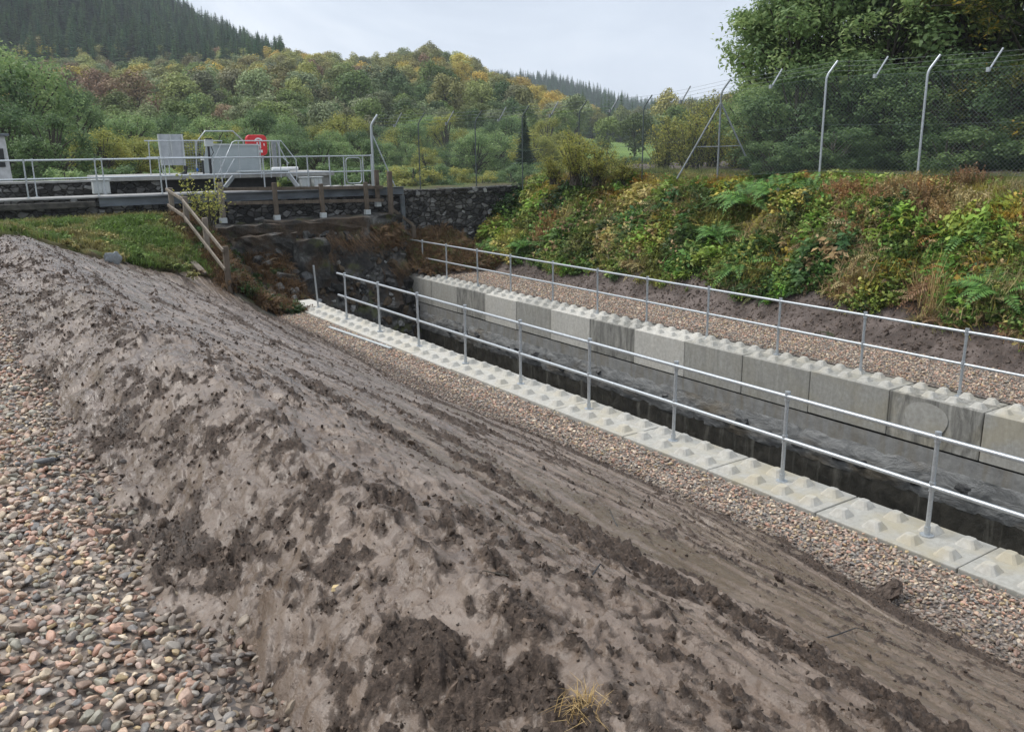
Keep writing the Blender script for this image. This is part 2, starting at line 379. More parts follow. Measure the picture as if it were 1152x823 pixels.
# scatter with geometry nodes: real instances of real meshes on points
def proto_coll(name, objs):
    c = bpy.data.collections.new(name)
    for o in objs:
        COL.objects.unlink(o); c.objects.link(o)
    return c
def scatter(name, P, rot, scl, idx, cols, coll):
    P = np.asarray(P, np.float32); n = len(P)
    me = bpy.data.meshes.new(name); me.vertices.add(n); me.vertices.foreach_set('co', P.ravel())
    def at(nm, ty, key, d):
        a = me.attributes.new(nm, ty, 'POINT'); a.data.foreach_set(key, np.ascontiguousarray(d).ravel())
    at('rot', 'FLOAT_VECTOR', 'vector', np.asarray(rot, np.float32)); at('scl', 'FLOAT_VECTOR', 'vector', np.asarray(scl, np.float32))
    at('idx', 'INT', 'value', np.asarray(idx, np.int32))
    at('col', 'FLOAT_COLOR', 'color', np.concatenate([np.asarray(cols, np.float32), np.ones((n, 1), np.float32)], 1))
    o = bpy.data.objects.new(name, me); COL.objects.link(o)
    g = bpy.data.node_groups.new(name+'_nodes', 'GeometryNodeTree')
    g.interface.new_socket('Geometry', in_out='INPUT', socket_type='NodeSocketGeometry')
    g.interface.new_socket('Geometry', in_out='OUTPUT', socket_type='NodeSocketGeometry')
    k = N(g); gi = k.n('NodeGroupInput'); go = k.n('NodeGroupOutput')
    ip = k.n('GeometryNodeInstanceOnPoints'); ci = k.n('GeometryNodeCollectionInfo')
    ci.inputs['Collection'].default_value = coll; ci.inputs['Separate Children'].default_value = True; ci.inputs['Reset Children'].default_value = True
    k.l(gi.outputs[0], ip.inputs['Points']); k.l(ci.outputs[0], ip.inputs['Instance']); ip.inputs['Pick Instance'].default_value = True
    def na(nm, ty):
        x = k.n('GeometryNodeInputNamedAttribute', data_type=ty); x.inputs['Name'].default_value = nm
        return [q for q in x.outputs if q.enabled and q.name == 'Attribute'][0]
    e = k.n('FunctionNodeEulerToRotation'); k.l(na('rot', 'FLOAT_VECTOR'), e.inputs[0]); k.l(e.outputs[0], ip.inputs['Rotation'])
    k.l(na('scl', 'FLOAT_VECTOR'), ip.inputs['Scale']); k.l(na('idx', 'INT'), ip.inputs['Instance Index'])
    k.l(ip.outputs[0], go.inputs[0])
    md = o.modifiers.new('scatter', 'NODES'); md.node_group = g
    return o
# ------------------------------------------------------------------ near terrain
def prof(X):
    return np.interp(X, [-9, .25, .62, .9, 1.15, 1.5, 7.0, 7.3, 9], [2.45, 2.45, 2.46, 2.66, 2.78, 2.71, .0, -.08, -.09])
def zL(X, Y):
    X = np.asarray(X, float); Y = np.asarray(Y, float)
    w = ss(19.5, 26.2, Y)
    ap = np.interp(X, [-9, 6.2, 7.8], [2.15, 2.15, 1.85])
    z = prof(X)*(1-w)+ap*w - .24*ss(5, 12.5, Y)*ss(.5, 1.0, X)*ss(5.5, 1.5, X)*(1-w)
    fl = np.interp(X, [7.0, 7.9, 8.9, 13.3], [-.08, -.15, -2.3, -2.5])
    gy = 26.2-np.minimum(Y, 26.2); gx = ss(8.7, 10.3, X)
    g = np.maximum(fl, 1.35-gy*(.65+1.7*gx))
    b = ss(6.1, 7.6, X)
    return np.where(Y > 19.5, z*(1-b)+g*b, z)
def grassmask(X, Y):
    lim = np.interp(X, [-9, .3, 1.2, 2, 3, 5.3, 7], [15, 16.5, 19.5, 20.4, 20.4, 21.9, 21.4])
    return ss(-.4, .5, Y-lim+.9*fbm(X*.8, Y*.8, 3, 21))

def tshift(Y): return .12+.3*np.exp(-((Y-13)/2.8)**2)+.32*ss(5.5, 2.7, Y)
def mudz(X, Y):
    far = ss(2, 14, Y)
    wob = .13*perlin(Y*.55, X*0+.3, 31)+.07*perlin(Y*1.7, X*0, 32)
    Xs = X+wob*ss(2.6, .8, X)+tshift(Y)*ss(3, 6.4, X)
    z = zL(Xs, Y)
    z = z + .06*fbm(X*.8, Y*.5, 3, 1)*ss(.1, .9, X)
    flank = ss(2.0, 1.0, X)                       # the tumbled side and crest
    toe = ss(6.1, 6.9, X)
    nearm = ss(4.5, 1.5, Y)*ss(3.6, 1.8, X)
    bias = .15*flank+.42*toe+.08*nearm*flank-.26
    u = X+.1*fbm(X*1.5, Y*1.2, 3, 41); v = Y+.2*fbm(X*1.2, Y*.8, 3, 42)
    nA = fbm(X*3.0+Y*1.2, Y*1.7-X*1.1, 5, 5, .68); nB = fbm(u*3.1, v*.6, 5, 6, .66)
    c0 = nB+(nA-nB)*flank; brk = fbm(X*13, Y*10, 3, 27, .6)
    pl_ = ss(1.4, 2.2, X)
    band = fbm(u*2.6-.05*v, v*.16, 3, 8)           # long tracks left by the bucket
    cl = ss(-.15, .28, c0+bias+np.maximum(band-.1, 0)*2.0*pl_+.7*brk)
    # clods
    l1 = np.abs(fbm(u*6, v*4.6, 2, 9)); l2 = np.abs(fbm(u*15, v*12, 2, 10)); l3 = np.abs(fbm(u*33, v*28, 2, 12))
    rough = .05*(l1-.2)+.04*(l2-.2)+.028*(l3-.2)
    z = z+cl*(rough*(1.2+.3*nearm+.4*toe)+.008)
    # bucket grooves on the smooth plane
    gr = 1-np.abs(perlin(u*4.3+.2*perlin(v*.3, u*2, 51), v*.13, 13)); gv = ss(.86, .98, gr)*ss(-.05, .25, fbm(u*.9, v*.3, 2, 14))
    g2 = 1-np.abs(perlin(u*11, v*.3, 15)); g2 = ss(.9, 1., g2)*ss(.0, .25, fbm(u*1.2, v*.4, 2, 16))
    pl = ss(1.3, 2.0, X)
    z = z-pl*(gv*.04+g2*.016)+pl*.02*ss(.72, .86, gr)*(1-gv)
    cl2 = np.clip(cl+.75*pl*ss(.35, .9, gv)*ss(-.2, .15, fbm(u*5, v*3, 2, 17)), 0, 1)
    # flakes / slabs with sharp lips
    fl = ss(.0, .03, fbm(u*4.1, v*2.0, 4, 18, .6)); z = z+.02*fl*(1-.8*pl)
    f2 = ss(.0, .02, fbm(X*7.5, Y*6, 3, 29, .6)); z = z+.011*f2*(1-.85*pl)
    cr = ss(.055, .0, np.abs(fbm(X*5.2, Y*4.1, 2, 30)))*ss(-.1, .2, fbm(X*1.1, Y*.9, 2, 34))*(1-.6*pl); z = z-.012*cr
    cl = np.maximum(cl, .42*cr)
    z = z + (.008*fbm(u*22, v*12, 3, 19)+.03*fbm(u*4.4, v*2.6, 4, 28, .6)*(1-.6*pl))*(1-cl*.5)
    # rut with water at the foot of the flank
    rx = .75+.03*np.sin(Y*3); rm = np.exp(-((X-rx)/.05)**2)*ss(4.3, 4.6, Y)*ss(6.6, 6.0, Y)
    z = z-.03*rm
    wet = np.clip(rm*1.3, 0, 1)*.8*ss(-.1, .25, fbm(X*6, Y*4, 2, 25))+.5*np.exp(-((X-.66)/.09)**2)*ss(3.1, 3.3, Y)*ss(4.1, 3.7, Y)
    edge = ss(.33, .66, X-.11*ss(3.1, 2.4, Y)+.09*fbm(X*3, Y*2.2, 3, 22)+.04*perlin(Y*6, X*6, 23))
    z = z - .10*(1-edge)
    toee = ss(7.28, 6.95, X+tshift(Y)+.16*fbm(X*2.5, Y*1.6, 3, 24)); z = np.where(X > 5, z-.09*(1-toee), z)
    sand = ss(.02, .3, fbm(X*.55, Y*.35, 3, 26)+.34*ss(6, 3, Y)*ss(1.8, 2.6, X)*ss(6.3, 5.5, X)-.12)*(1-cl)
    gm = grassmask(X, Y)
    return z-.12*gm, np.clip(cl2, 0, 1), np.clip(wet, 0, 1), sand*.8
k = .0034; ys = [-1.2]
while ys[-1] < 24: ys.append(ys[-1]+max(.0075, k*(abs(ys[-1])+1.2)))
ys = np.array(ys)
xs = np.concatenate([np.arange(.2, 2.4, .0075), np.arange(2.4, 7.36, .0125)])
XX, YY = np.meshgrid(xs, ys)
ZZ, CLD, WET, SND = mudz(XX, YY)
mud = grid('mud_bank', XX, YY, ZZ, M['mud'], {'clod': CLD, 'wet': WET, 'sand': SND}); tag(mud, kind='structure')

# turf and muddy soil in front of the dam
xs = np.arange(-10, 7.5, .07); ys = np.arange(12.5, 27.35, .07); XX, YY = np.meshgrid(xs, ys)
gm = grassmask(XX, YY)
tag(grid('grassy_ground', XX, YY, zL(XX, YY)+.05*fbm(XX*1.3, YY*1.3, 4, 2)+.03*fbm(XX*6, YY*6, 3, 3)+.06*gm-.55*(1-gm), M["turf"]), kind='structure')
# gravel path on the left, gravel strips along the channel
xs = np.arange(-10, 1.3, .1); ys = np.arange(-4, 18, .1); XX, YY = np.meshgrid(xs, ys)
tag(grid('gravel_path', XX, YY, zL(XX*0, YY)-.035+.02*fbm(XX, YY, 3, 4), M['gravel_bed']), kind='structure')
xs = np.arange(6.3, 7.83, .1); ys = np.arange(-4, 24.6, .1); XX, YY = np.meshgrid(xs, ys)
tag(grid('gravel_strip', XX, YY, -.035+.012*fbm(XX, YY, 3, 6)+0*XX, M['gravel_bed']), kind='structure')
# rocky gully under the dam
xs = np.arange(6.0, 13.35, .05); ys = np.arange(20.2, 27.35, .05); XX, YY = np.meshgrid(xs, ys)
zz = zL(XX, YY); am = ss(6.6, 7.6, XX)*ss(21.8, 23, YY)
zz = zz+am*(.42*fbm(XX*.9, YY*.9, 3, 61)+.5*(np.abs(fbm(XX*1.7, YY*1.7, 4, 62))-.15)+.2*np.round(fbm(XX*1.2, YY*1.2, 2, 65)*4)/4+.05*fbm(XX*7, YY*7, 3, 63))
zz = zz + .05*fbm(XX*4, YY*4, 3, 64)-.05*(1-am)
zz = np.where((YY < 21.85) & (XX > 7.6), -2.55, zz)
tag(grid('rocky_gully', XX, YY, zz, M['rock']), kind='structure')

# right bank
def zR(X, Y):
    X = np.asarray(X, float); Y = np.asarray(Y, float)
    w = .25*fbm(Y*.35, X*0+2, 3, 71)
    z = np.interp(X+w, [13, 15.95, 16.25, 16.8, 18.0, 19.0, 19.7, 20.6, 24, 60], [-.06, -.06, .1, .5, 1.55, 2.4, 2.84, 3.14, 3.3, 3.9])
    up = np.interp(Y, [24.6, 27.4], [0, 1.15])*ss(17.2, 15.6, X)
    return np.maximum(z, -.06+up)+up*.1
def barem(X, Y):          # bare soil along the toe
    return ss(17.15, 16.5, X+.55*fbm(X*.9, Y*.7, 3, 72)+.35*ss(6, 9, Y)*ss(22, 16, Y)*-1+.3)
xs = np.concatenate([np.arange(13.3, 21, .05), np.arange(21, 70, .7)]); ys = np.concatenate([np.arange(-12, 3, .5), np.arange(3, 27.7, .05)]); XX, YY = np.meshgrid(xs, ys)
zz = zR(XX, YY)+ss(15.9, 16.4, XX)*(.09*fbm(XX*1.5, YY*1.5, 4, 73)+.05*fbm(XX*6, YY*6, 3, 74))
zz = np.where((XX < 13.95) & (YY < 25.1), -.6, zz)
tag(grid('soil_bank', XX, YY, zz, M['bank']), kind='structure')
xs = np.arange(13.95, 16.4, .1); ys = np.arange(-4, 26.2, .1); XX, YY = np.meshgrid(xs, ys)
tag(grid('far_gravel_strip', XX, YY, -.03+.012*fbm(XX, YY, 3, 7)-.1*ss(25.2, 26, YY)-.2*ss(16.05, 16.3, XX), M['gravel_bed']), kind='structure')

# ------------------------------------------------------------------ valley floor and hills (one sheet to the horizon)
EB = ([-700, -300, 0, 100, 250, 330, 420, 490, 520, 560, 600, 640, 660, 700, 760, 850, 1200, 1700], [20, 60, 108, 100, 100, 88, 100, 84, 92, 113, 127, 143, 152, 158, 158, 152, 146, 146])
EA = ([-700, -300, 0, 150, 240, 270, 330, 350, 420, 700], [-300, -150, -75, -15, 40, 55, 92, 108, 135, 160])
EC = ([400, 500, 560, 620, 660, 712, 740, 800, 1200, 1700], [125, 104, 99, 101, 113, 129, 134, 132, 136, 140])
_pxs = np.arange(-900, 2000, 10.)
_azs = np.array([az_of(p) for p in _pxs])
def _tan(tab): 
    yy = np.interp(_pxs, *tab); return np.array([tan_of(p, q) for p, q in zip(_pxs, yy)])
_tB, _tA, _tC = _tan(EB), _tan(EA), _tan(EC)
def zG(x, y):
    x = np.asarray(x, float); y = np.asarray(y, float)
    r = np.hypot(x, y); az = np.arctan2(x, y)
    tb, ta, tc = (np.interp(az, _azs, t) for t in (_tB, _tA, _tC))
    zB = 4+300*tb; zA = np.maximum(4+520*ta, zB+2); zC = np.maximum(4+900*tc, zA*.8)
    z0 = np.full_like(r, 1.9)
    ks = [0, 95, 300, 520, 900, 1400, 1800]; zs = [z0, z0, zB, zA, zC, zC*.5, z0]
    out = z0.copy()
    for i in range(6):
        t = np.clip((r-ks[i])/(ks[i+1]-ks[i]), 0, 1)
        if i in (1,): t = t**1.25
        out = np.where((r >= ks[i]) & (r <= ks[i+1]), zs[i]*(1-t)+zs[i+1]*t, out)
    front = np.abs(az-YAW) < 1.5
    out = np.where(front, out, 1.9)
    out = out + np.where(r > 110, 1.2*fbm(x*.02, y*.02, 3, 81)*ss(110, 200, r), 0)
    near = (r < 34) | ((y < 29.0) & (r < 80))
    return np.where(near, -3.2, out)
def fieldm(az, r):
    a0, a1 = az_of(655), az_of(742)
    return ss(a0-.004, a0+.004, az)*ss(a1+.004, a1-.004, az)*ss(120, 135, r)*ss(262, 255, r)
rs = np.concatenate([[0., 10, 20, 28], np.arange(29, 60, 1.), np.arange(60, 330, 3.), np.arange(330, 1000, 8.), np.geomspace(1000, 1700, 8)])
an = np.concatenate([np.linspace(YAW-math.pi, YAW-.8, 40)[:-1], np.linspace(YAW-.8, YAW+.8, 330), np.linspace(YAW+.8, YAW+math.pi, 40)[1:]])
AA, RR = np.meshgrid(an, rs)
GX_, GY_ = RR*np.sin(AA), RR*np.cos(AA)
tag(grid('ground', GX_, GY_, zG(GX_, GY_), M['ground'], {'field': fieldm(AA, RR)}), kind='structure')

# ------------------------------------------------------------------ pebbles
def pebble(seed):
    import bmesh
    rg = np.random.default_rng(seed); bm_ = bmesh.new(); bmesh.ops.create_icosphere(bm_, subdivisions=3, radius=1)
    V = np.array([v.co[:] for v in bm_.verts])
    for _ in range(rg.integers(9, 16)):
        n = rg.normal(size=3); n /= np.linalg.norm(n); d = rg.uniform(.5, .82)
        q = V@n; ex = np.maximum(q-d, 0); V = V-np.outer(ex*.97, n)
    V = V*np.array([1, rg.uniform(.62, .9), rg.uniform(.38, .68)])
    V += .03*rg.normal(size=(1, 3))
    for v, p in zip(bm_.verts, V): v.co = p
    me = bpy.data.meshes.new('pebble'); bm_.to_mesh(me); bm_.free()
    return link('pebble', me, M['pebble'], smooth=True)
PEB = proto_coll('pebbles', [pebble(100+i) for i in range(12)])
PAL = np.array([(.28, .2, .165), (.33, .245, .19), (.25, .225, .2), (.15, .155, .165), (.1, .11, .125), (.2, .2, .195), (.38, .33, .255), (.45, .41, .34),
                (.27, .15, .115), (.33, .205, .16), (.17, .115, .09), (.31, .25, .14), (.115, .1, .09), (.22, .185, .16), (.16, .17, .15), (.27, .215, .2)])*np.array([1.5, 1.4, 1.3]); PAL = (PAL*.78+np.array([.34, .3, .255])*.22)*np.array([1.1, 1.07, 1.03])
def pebbles(name, pts, r0, r1, dirt=None):
    n = len(pts)
    rot = np.stack([RNG.normal(0, .38, n), RNG.normal(0, .38, n), RNG.uniform(0, 6.28, n)], 1)
    s = np.exp(RNG.uniform(math.log(r0*.8), math.log(r1), n)); s[RNG.random(n) < .04] *= 1.5
    scl = np.stack([s*RNG.uniform(.9, 1.15, n), s*RNG.uniform(.85, 1.1, n), s*RNG.uniform(.8, 1.2, n)], 1)
    c = PAL[RNG.integers(0, len(PAL), n)]*RNG.uniform(.75, 1.2, (n, 1))
    if dirt is not None: c = c*(1-dirt[:, None])+np.array([.085, .065, .053])*dirt[:, None]
    return tag(scatter(name, pts, rot, scl, RNG.integers(0, 12, n), c, PEB), kind='stuff')
def jit(x0, x1, y0, y1, p):
    x, y = np.meshgrid(np.arange(x0, x1, p), np.arange(y0, y1, p)); x = x.ravel(); y = y.ravel()
    return x+RNG.uniform(-.6, .6, len(x))*p, y+RNG.uniform(-.6, .6, len(y))*p
x, y = jit(-2.2, 1.0, -.5, 15.5, .03)
e = .60+.10*fbm(x*2.2, y*1.9, 3, 91)+.06*perlin(y*6, x*6, 92)+.16*ss(3.0, 2.3, y)*ss(.8, 1.8, y)
x, y = x[(k_ := (x < e+RNG.normal(0, .035, len(x))) & (RNG.random(len(x)) > ss(13, 15.5, y)))], y[k_]
z = zL(np.minimum(x, .3), y)-.02+RNG.uniform(-.012, .016, len(x))+np.maximum(x-.5, 0)*.15
d = ss(.25, .0, .60-x+.05*RNG.normal(size=len(x)))*.7+ss(9, 14, y)*.35
pebbles('gravel', np.stack([x, y, z], 1), .0125, .028, np.clip(d, 0, .85))
x, y = jit(6.25, 7.80, -1, 24.3, .038)
e = 6.98+.14*fbm(x*2.2, y*1.3, 3, 93)+.05*perlin(y*5, x*5, 94)-tshift(y)+.5*ss(20.5, 24, y)
x, y = x[(k_ := x > e+RNG.normal(0, .05, len(x)))], y[k_]
pebbles('channel_gravel', np.stack([x, y, -.025+RNG.uniform(-.012, .018, len(x))], 1), .0155, .032, np.clip(ss(.22, 0, x-6.98)*.6, 0, 1))
x, y = jit(14.03, 16.3, 2, 25.8, .046)
k_ = (x < 15.95+.2*fbm(x, y, 2, 95)-.25*fbm(y*.35, y*0+2, 3, 71)+RNG.normal(0, .07, len(x))); x, y = x[k_], y[k_]
pebbles('far_gravel', np.stack([x, y, -.02+RNG.uniform(-.012, .018, len(x))], 1), .018, .036, np.clip(ss(15.5, 16.1, x)*.5, 0, 1))

# ------------------------------------------------------------------ loose mud lumps
def lump(seed, m):
    import bmesh
    rg = np.random.default_rng(seed); bm_ = bmesh.new(); bmesh.ops.create_icosphere(bm_, subdivisions=3, radius=1)
    V = np.array([v.co[:] for v in bm_.verts]); o = rg.uniform(0, 50, 3)
    h = 1+.5*fbm(V[:, 0]*1.3+o[0], V[:, 1]*1.3+V[:, 2]*1.7+o[1], 4, seed % 7)+.25*fbm(V[:, 2]*4+o[2], V[:, 0]*4-V[:, 1]*3, 3, 2)
    V = V*h[:, None]*np.array([1, .8, .62])
    for v, p in zip(bm_.verts, V): v.co = p
    me = bpy.data.meshes.new('lump'); bm_.to_mesh(me); bm_.free()
    return link('lump', me, m, smooth=True)
def crumb(seed):
    import bmesh
    rg = np.random.default_rng(seed); bm_ = bmesh.new(); bmesh.ops.create_icosphere(bm_, subdivisions=2, radius=1)
    V = np.array([v.co[:] for v in bm_.verts])
    for _ in range(6):
        n = rg.normal(size=3); n /= np.linalg.norm(n); V = V-np.outer(np.maximum(V@n-rg.uniform(.25, .7), 0)*.95, n)
    V = (V+rg.normal(0, .06, V.shape))*rg.uniform([.8, .65, .45], [1.3, 1., .8])
    for v, p in zip(bm_.verts, V): v.co = p
    me = bpy.data.meshes.new('crumb'); bm_.to_mesh(me); bm_.free()
    return link('crumb', me, M['lump'])
LMP = proto_coll('lumps', [crumb(200+i) for i in range(12)])
n = 330000
x = .45+6.65*RNG.random(n)**1.3; y = -0.3+20*RNG.random(n)**1.7
z, c, w_, s_ = mudz(x, y); k_ = (RNG.random(n) < (ss(.15, .7, c)*.6+.07)*(1-.55*ss(1.5, 2.2, x)*ss(6.4, 6.0, x))) & (x > .55)
x, y, z = x[k_], y[k_], z[k_]; n = len(x)
s = np.exp(RNG.normal(-5.35, .55, n)).clip(.0025, .022)*(1+.06*y); rgb = RNG.uniform(.5, 2.2, (n, 1))*np.array([[1, .96, .9]])
tag(scatter('mud_crumbs', np.stack([x, y, z-s*.1], 1), RNG.uniform(-3, 3, (n, 3)), s[:, None]*RNG.uniform(.7, 1.3, (n, 3)), RNG.integers(0, 12, n), rgb, LMP), kind='stuff')
def rockmesh(seed, m, name):
    import bmesh
    rg = np.random.default_rng(seed); bm_ = bmesh.new(); bmesh.ops.create_icosphere(bm_, subdivisions=4, radius=1)
    V = np.array([v.co[:] for v in bm_.verts]); o = rg.uniform(0, 50, 3)
    for _ in range(14):
        n = rg.normal(size=3); n /= np.linalg.norm(n); q_ = V@n; V = V-np.outer(np.maximum(q_-rg.uniform(.45, .8), 0)*.96, n)
    V = V*(1+.16*fbm(V[:, 0]*1.7+o[0], V[:, 1]*1.7+V[:, 2]*2+o[1], 4, seed % 7)+.05*fbm(V[:, 0]*6+o[0], V[:, 1]*6+V[:, 2]*5+o[1], 3, 3))[:, None]
    for v, p in zip(bm_.verts, V): v.co = p
    me = bpy.data.meshes.new(name); bm_.to_mesh(me); bm_.free()
    return link(name, me, m)
n = 16000; x = RNG.uniform(15.9, 18, n); y = RNG.uniform(4, 26.5, n); bm_ = barem(x, y); k_ = RNG.random(n) < bm_*.8; x, y = x[k_], y[k_]; n = len(x); s = np.exp(RNG.normal(-3.9, .55, n)).clip(.008, .07)
tag(scatter('soil_crumbs', np.stack([x, y, zR(x, y)+ss(15.9, 16.4, x)*(.09*fbm(x*1.5, y*1.5, 4, 73)+.05*fbm(x*6, y*6, 3, 74))], 1), RNG.uniform(-3, 3, (n, 3)), s[:, None]*RNG.uniform(.7, 1.3, (n, 3)), RNG.integers(0, 12, n), RNG.uniform(.8, 2.2, (n, 1))*np.ones((1, 3)), LMP), kind='stuff')
def clod(x, y, s, label, sx=(1, 1, 1), zo=0):
    o = lump(int(x*100+y*10), M['lump']); o.name = 'mud_clod'; o.data.name = 'mud_clod'
    z = float(mudz(np.array([x]), np.array([y]))[0][0]); o.location = (x, y, z+s*.25+zo); o.scale = (s*sx[0], s*sx[1], s*sx[2]); o.rotation_euler = (.4, .3, x*7)
    o.data = crumb(int(x*100+y*10)).data; COL.objects.unlink([q for q in COL.objects if q.name.startswith('crumb')][0])
    sd = o.modifiers.new('sub', 'SUBSURF'); sd.levels = sd.render_levels = 2; sd.subdivision_type = 'SIMPLE'; tx = bpy.data.textures.new('clod_grain', 'CLOUDS'); tx.noise_scale = .35; dm = o.modifiers.new('grain', 'DISPLACE'); dm.texture = tx; dm.strength = .45
    o['col'] = (1.2, 1.15, 1.1); tag(o, label, 'mud clod', 'loose clods of mud')
clod(6.72, 3.95, .17, 'big dark mud clod lying at the edge of the gravel strip', (1.2, 1, .85), .02)
p = atZ(905, 765, .55); clod(p[0], p[1], .05, 'small brown clod low on the smooth mud slope, upslope of the biggest clod')
p = atZ(868, 793, .8); clod(p[0], p[1], .055, 'dark crumbly clod on the smooth mud near the bottom edge of the view')

# ------------------------------------------------------------------ channel
def block_mesh(L):
    mb = MB(); mb.box((0, 0, -.4), (.79, L-.014, .8)); return mb
def stud_mesh():
    mb = MB(); a, b, h = .112, .05, .078
    # octagonal-based pyramid frustum with cut corners
    def ring(q, z, c): return [(q, -c, z), (q, c, z), (c, q, z), (-c, q, z), (-q, c, z), (-q, -c, z), (-c, -q, z), (c, -q, z)]
    V = ring(a, -.004, a*.72)+ring(b, h, b*.62); F = [(i, (i+1) % 8, 8+(i+1) % 8, 8+i) for i in range(8)]+[tuple(range(8, 16))]
    return mb.add(V, F)
ORD = 'first second third fourth fifth sixth seventh eighth ninth tenth eleventh twelfth thirteenth fourteenth fifteenth sixteenth seventeenth eighteenth nineteenth'.split()
def block_row(x, yend, L, n, z, group, look, where, params):
    base = None
    for i in range(n):
        y = yend-L*(i+.5)
        if base is None:
            o = block_mesh(L).build('concrete_block', M['block'], bevel=.012); base = o
            st = stud_mesh().build('stud', M['block'], o, bevel=.008)
            studs = [st]
            for q in range(1, 8):
                c_ = st.copy(); COL.objects.link(c_); c_.parent = o; studs.append(c_)
            for q, c_ in enumerate(studs): c_.location = ((-.2, .2)[q % 2], (q//2-1.5)*L/4, 0)
        else:
            o = base.copy(); COL.objects.link(o)
            for c_ in studs:
                d_ = c_.copy(); COL.objects.link(d_); d_.parent = o
        o.location = (x+RNG.uniform(-.008, .008), y, z+RNG.uniform(-.008, .008)); o.rotation_euler = (0, 0, RNG.uniform(-.004, .004))
        pr_ = params(i, y); o['col'] = pr_
        for c_ in o.children: c_['col'] = (0., pr_[1], min(1, .35+pr_[2]*.6))
        tag(o, '%s studded concrete block, %s from the dam end of %s' % (look(i, pr_), ORD[i], where), 'concrete block', group)
def nlook(i, p): return 'pale grey' if p[1] < .5 else 'tan stained'
block_row(8.22, 21.81, 1.63, 14, 0., 'concrete blocks edging the near side of the channel', nlook, 'the near row',
          lambda i, y: (0., float(np.interp(y, [6, 12], [.8, .3])), float(np.interp(y, [5, 16], [.25, .7]))))
FP = [(.4, .1, .15), (.4, .1, .2), (.3, .1, .3), (1., .1, .2), (.15, .1, .74), (.4, .1, .22), (.2, .1, .78), (1., .1, .15), (.2, .1, .8), (.35, .15, .2), (.35, .3, .14), (.3, .5, .18), (.95, .6, .25), (.3, .6, .35), (.2, .8, .6), (.2, .8, .55), (.2, .8, .5), (.2, .8, .5)]
def flook(i, p): return 'dark streaked' if p[0] > .8 else ('whitish' if p[2] > .85 else 'plain grey')
block_row(13.6, 27.36, 1.61, 18, -.05, 'concrete blocks along the far channel wall', flook, 'the far row', lambda i, y: FP[i])
t = thing('channel_wall', (13.6, 14, -2.5), 'grey smeared concrete footing wall of the channel under the far row of blocks', 'retaining wall')
def strip(z0, z1, nz, x0, amp, m, nm, sc, bulge=0, seed=0):
    ys = np.arange(-2, 27.4, .04); zs = np.linspace(z0, z1, nz); YY, Z2 = np.meshgrid(ys, zs)
    tt = (Z2-z0)/(z1-z0); b = bulge*np.sin(np.pi*tt)
    X = x0-b-amp*fbm(YY*sc, Z2*sc*1.6, 4, seed)+.03*(np.abs(fbm(YY*sc*2, Z2*sc*3, 3, seed+4)) if amp > .02 else 0)
    Z2 = Z2+(.12*fbm(YY*.8, Z2*0+seed, 4, seed+2)*(1-np.abs(2*tt-1))*(0 if amp < .02 else 1))
    o = grid(nm, X, YY, Z2, m); o.parent = t; o.matrix_parent_inverse = Matrix.Translation(-t.location); return o
strip(-.872, -1.32, 8, 13.215, .008, M['old_concrete'], 'footing', 2, seed=1)
strip(-1.14, -1.74, 22, 13.205, .05, M['smear'], 'mortar_smear', 1.7, .06, 2)
strip(-1.6, -2.6, 12, 13.21, .03, M['wet_dark'], 'lower_face', 2.5, .02, 3)
MB().box((0.06, -1.4, .84), (.66, 29, 1.66)).build('core', M['wet_dark'], t)
for i in range(26):
    yy = (6.6, 7.4, 8.4, 8.9, 9.8, 10.4, 11.2, 11.6, 13.4, 14.3, 15.7, 16.2, 17.2, 17.7, 18.3, 19.2, 19.7, 20.2, 20.9, 21.3, 22., 22.5, 23., 4.6, 5.4, 3.8)[i]
    o = rockmesh(300+i, M['boulder'], 'hole_shade'); o.parent = t; s = RNG.uniform(.09, .2)  # dark lumps stand in for the shaded holes in the mortar
    o.location = off(t, (13.16, yy, -1.42+RNG.uniform(-.13, .14))); o.scale = (s*.55, s*RNG.uniform(1, 1.7), s*.8); o.rotation_euler = (RNG.uniform(-.4, .4), 0, 0)
t = thing('near_channel_wall', (8.22, 10, -2.5), 'dark concrete wall carrying the near row of studded blocks', 'retaining wall')
MB().box((0, .4, .845), (.7, 23, 1.69)).build('wall_face', M['wet_dark'], t)
# pale round patch on the streaked block
mb = MB(); c = (13.19, 7.33, -.36); nn = 40
mb.add([(13.196, 7.35+.37*math.cos(a)*(1+.05*math.sin(3*a)), -.39+.3*math.sin(a)*(1+.06*math.cos(2*a))) for a in np.linspace(0, 2*np.pi, nn, False)], [tuple(range(nn))])
po = mb.build('pale_patch', M['block']); po['col'] = (.15, .4, .3)
blk = [o for o in COL.objects if o.name.startswith('concrete_block') and abs(o.location.x-13.6) < .05 and abs(o.location.y-7.235) < .3][0]
po.parent = blk; po.matrix_parent_inverse = (Matrix.Translation(blk.location) @ blk.rotation_euler.to_matrix().to_4x4()).inverted()
blk['label'] = 'dark streaked concrete block with a pale round patch, near the right end of the far row'.replace(', near the', ' near').replace(' of the far row', ' of far row')
# water
mb = MB(); mb.add([(8.5, -4, -2.28), (13.3, -4, -2.28), (13.3, 24.5, -2.28), (8.5, 24.5, -2.28)], [(0, 1, 2, 3)])
tag(mb.build('channel_water', M['water']), kind='structure')

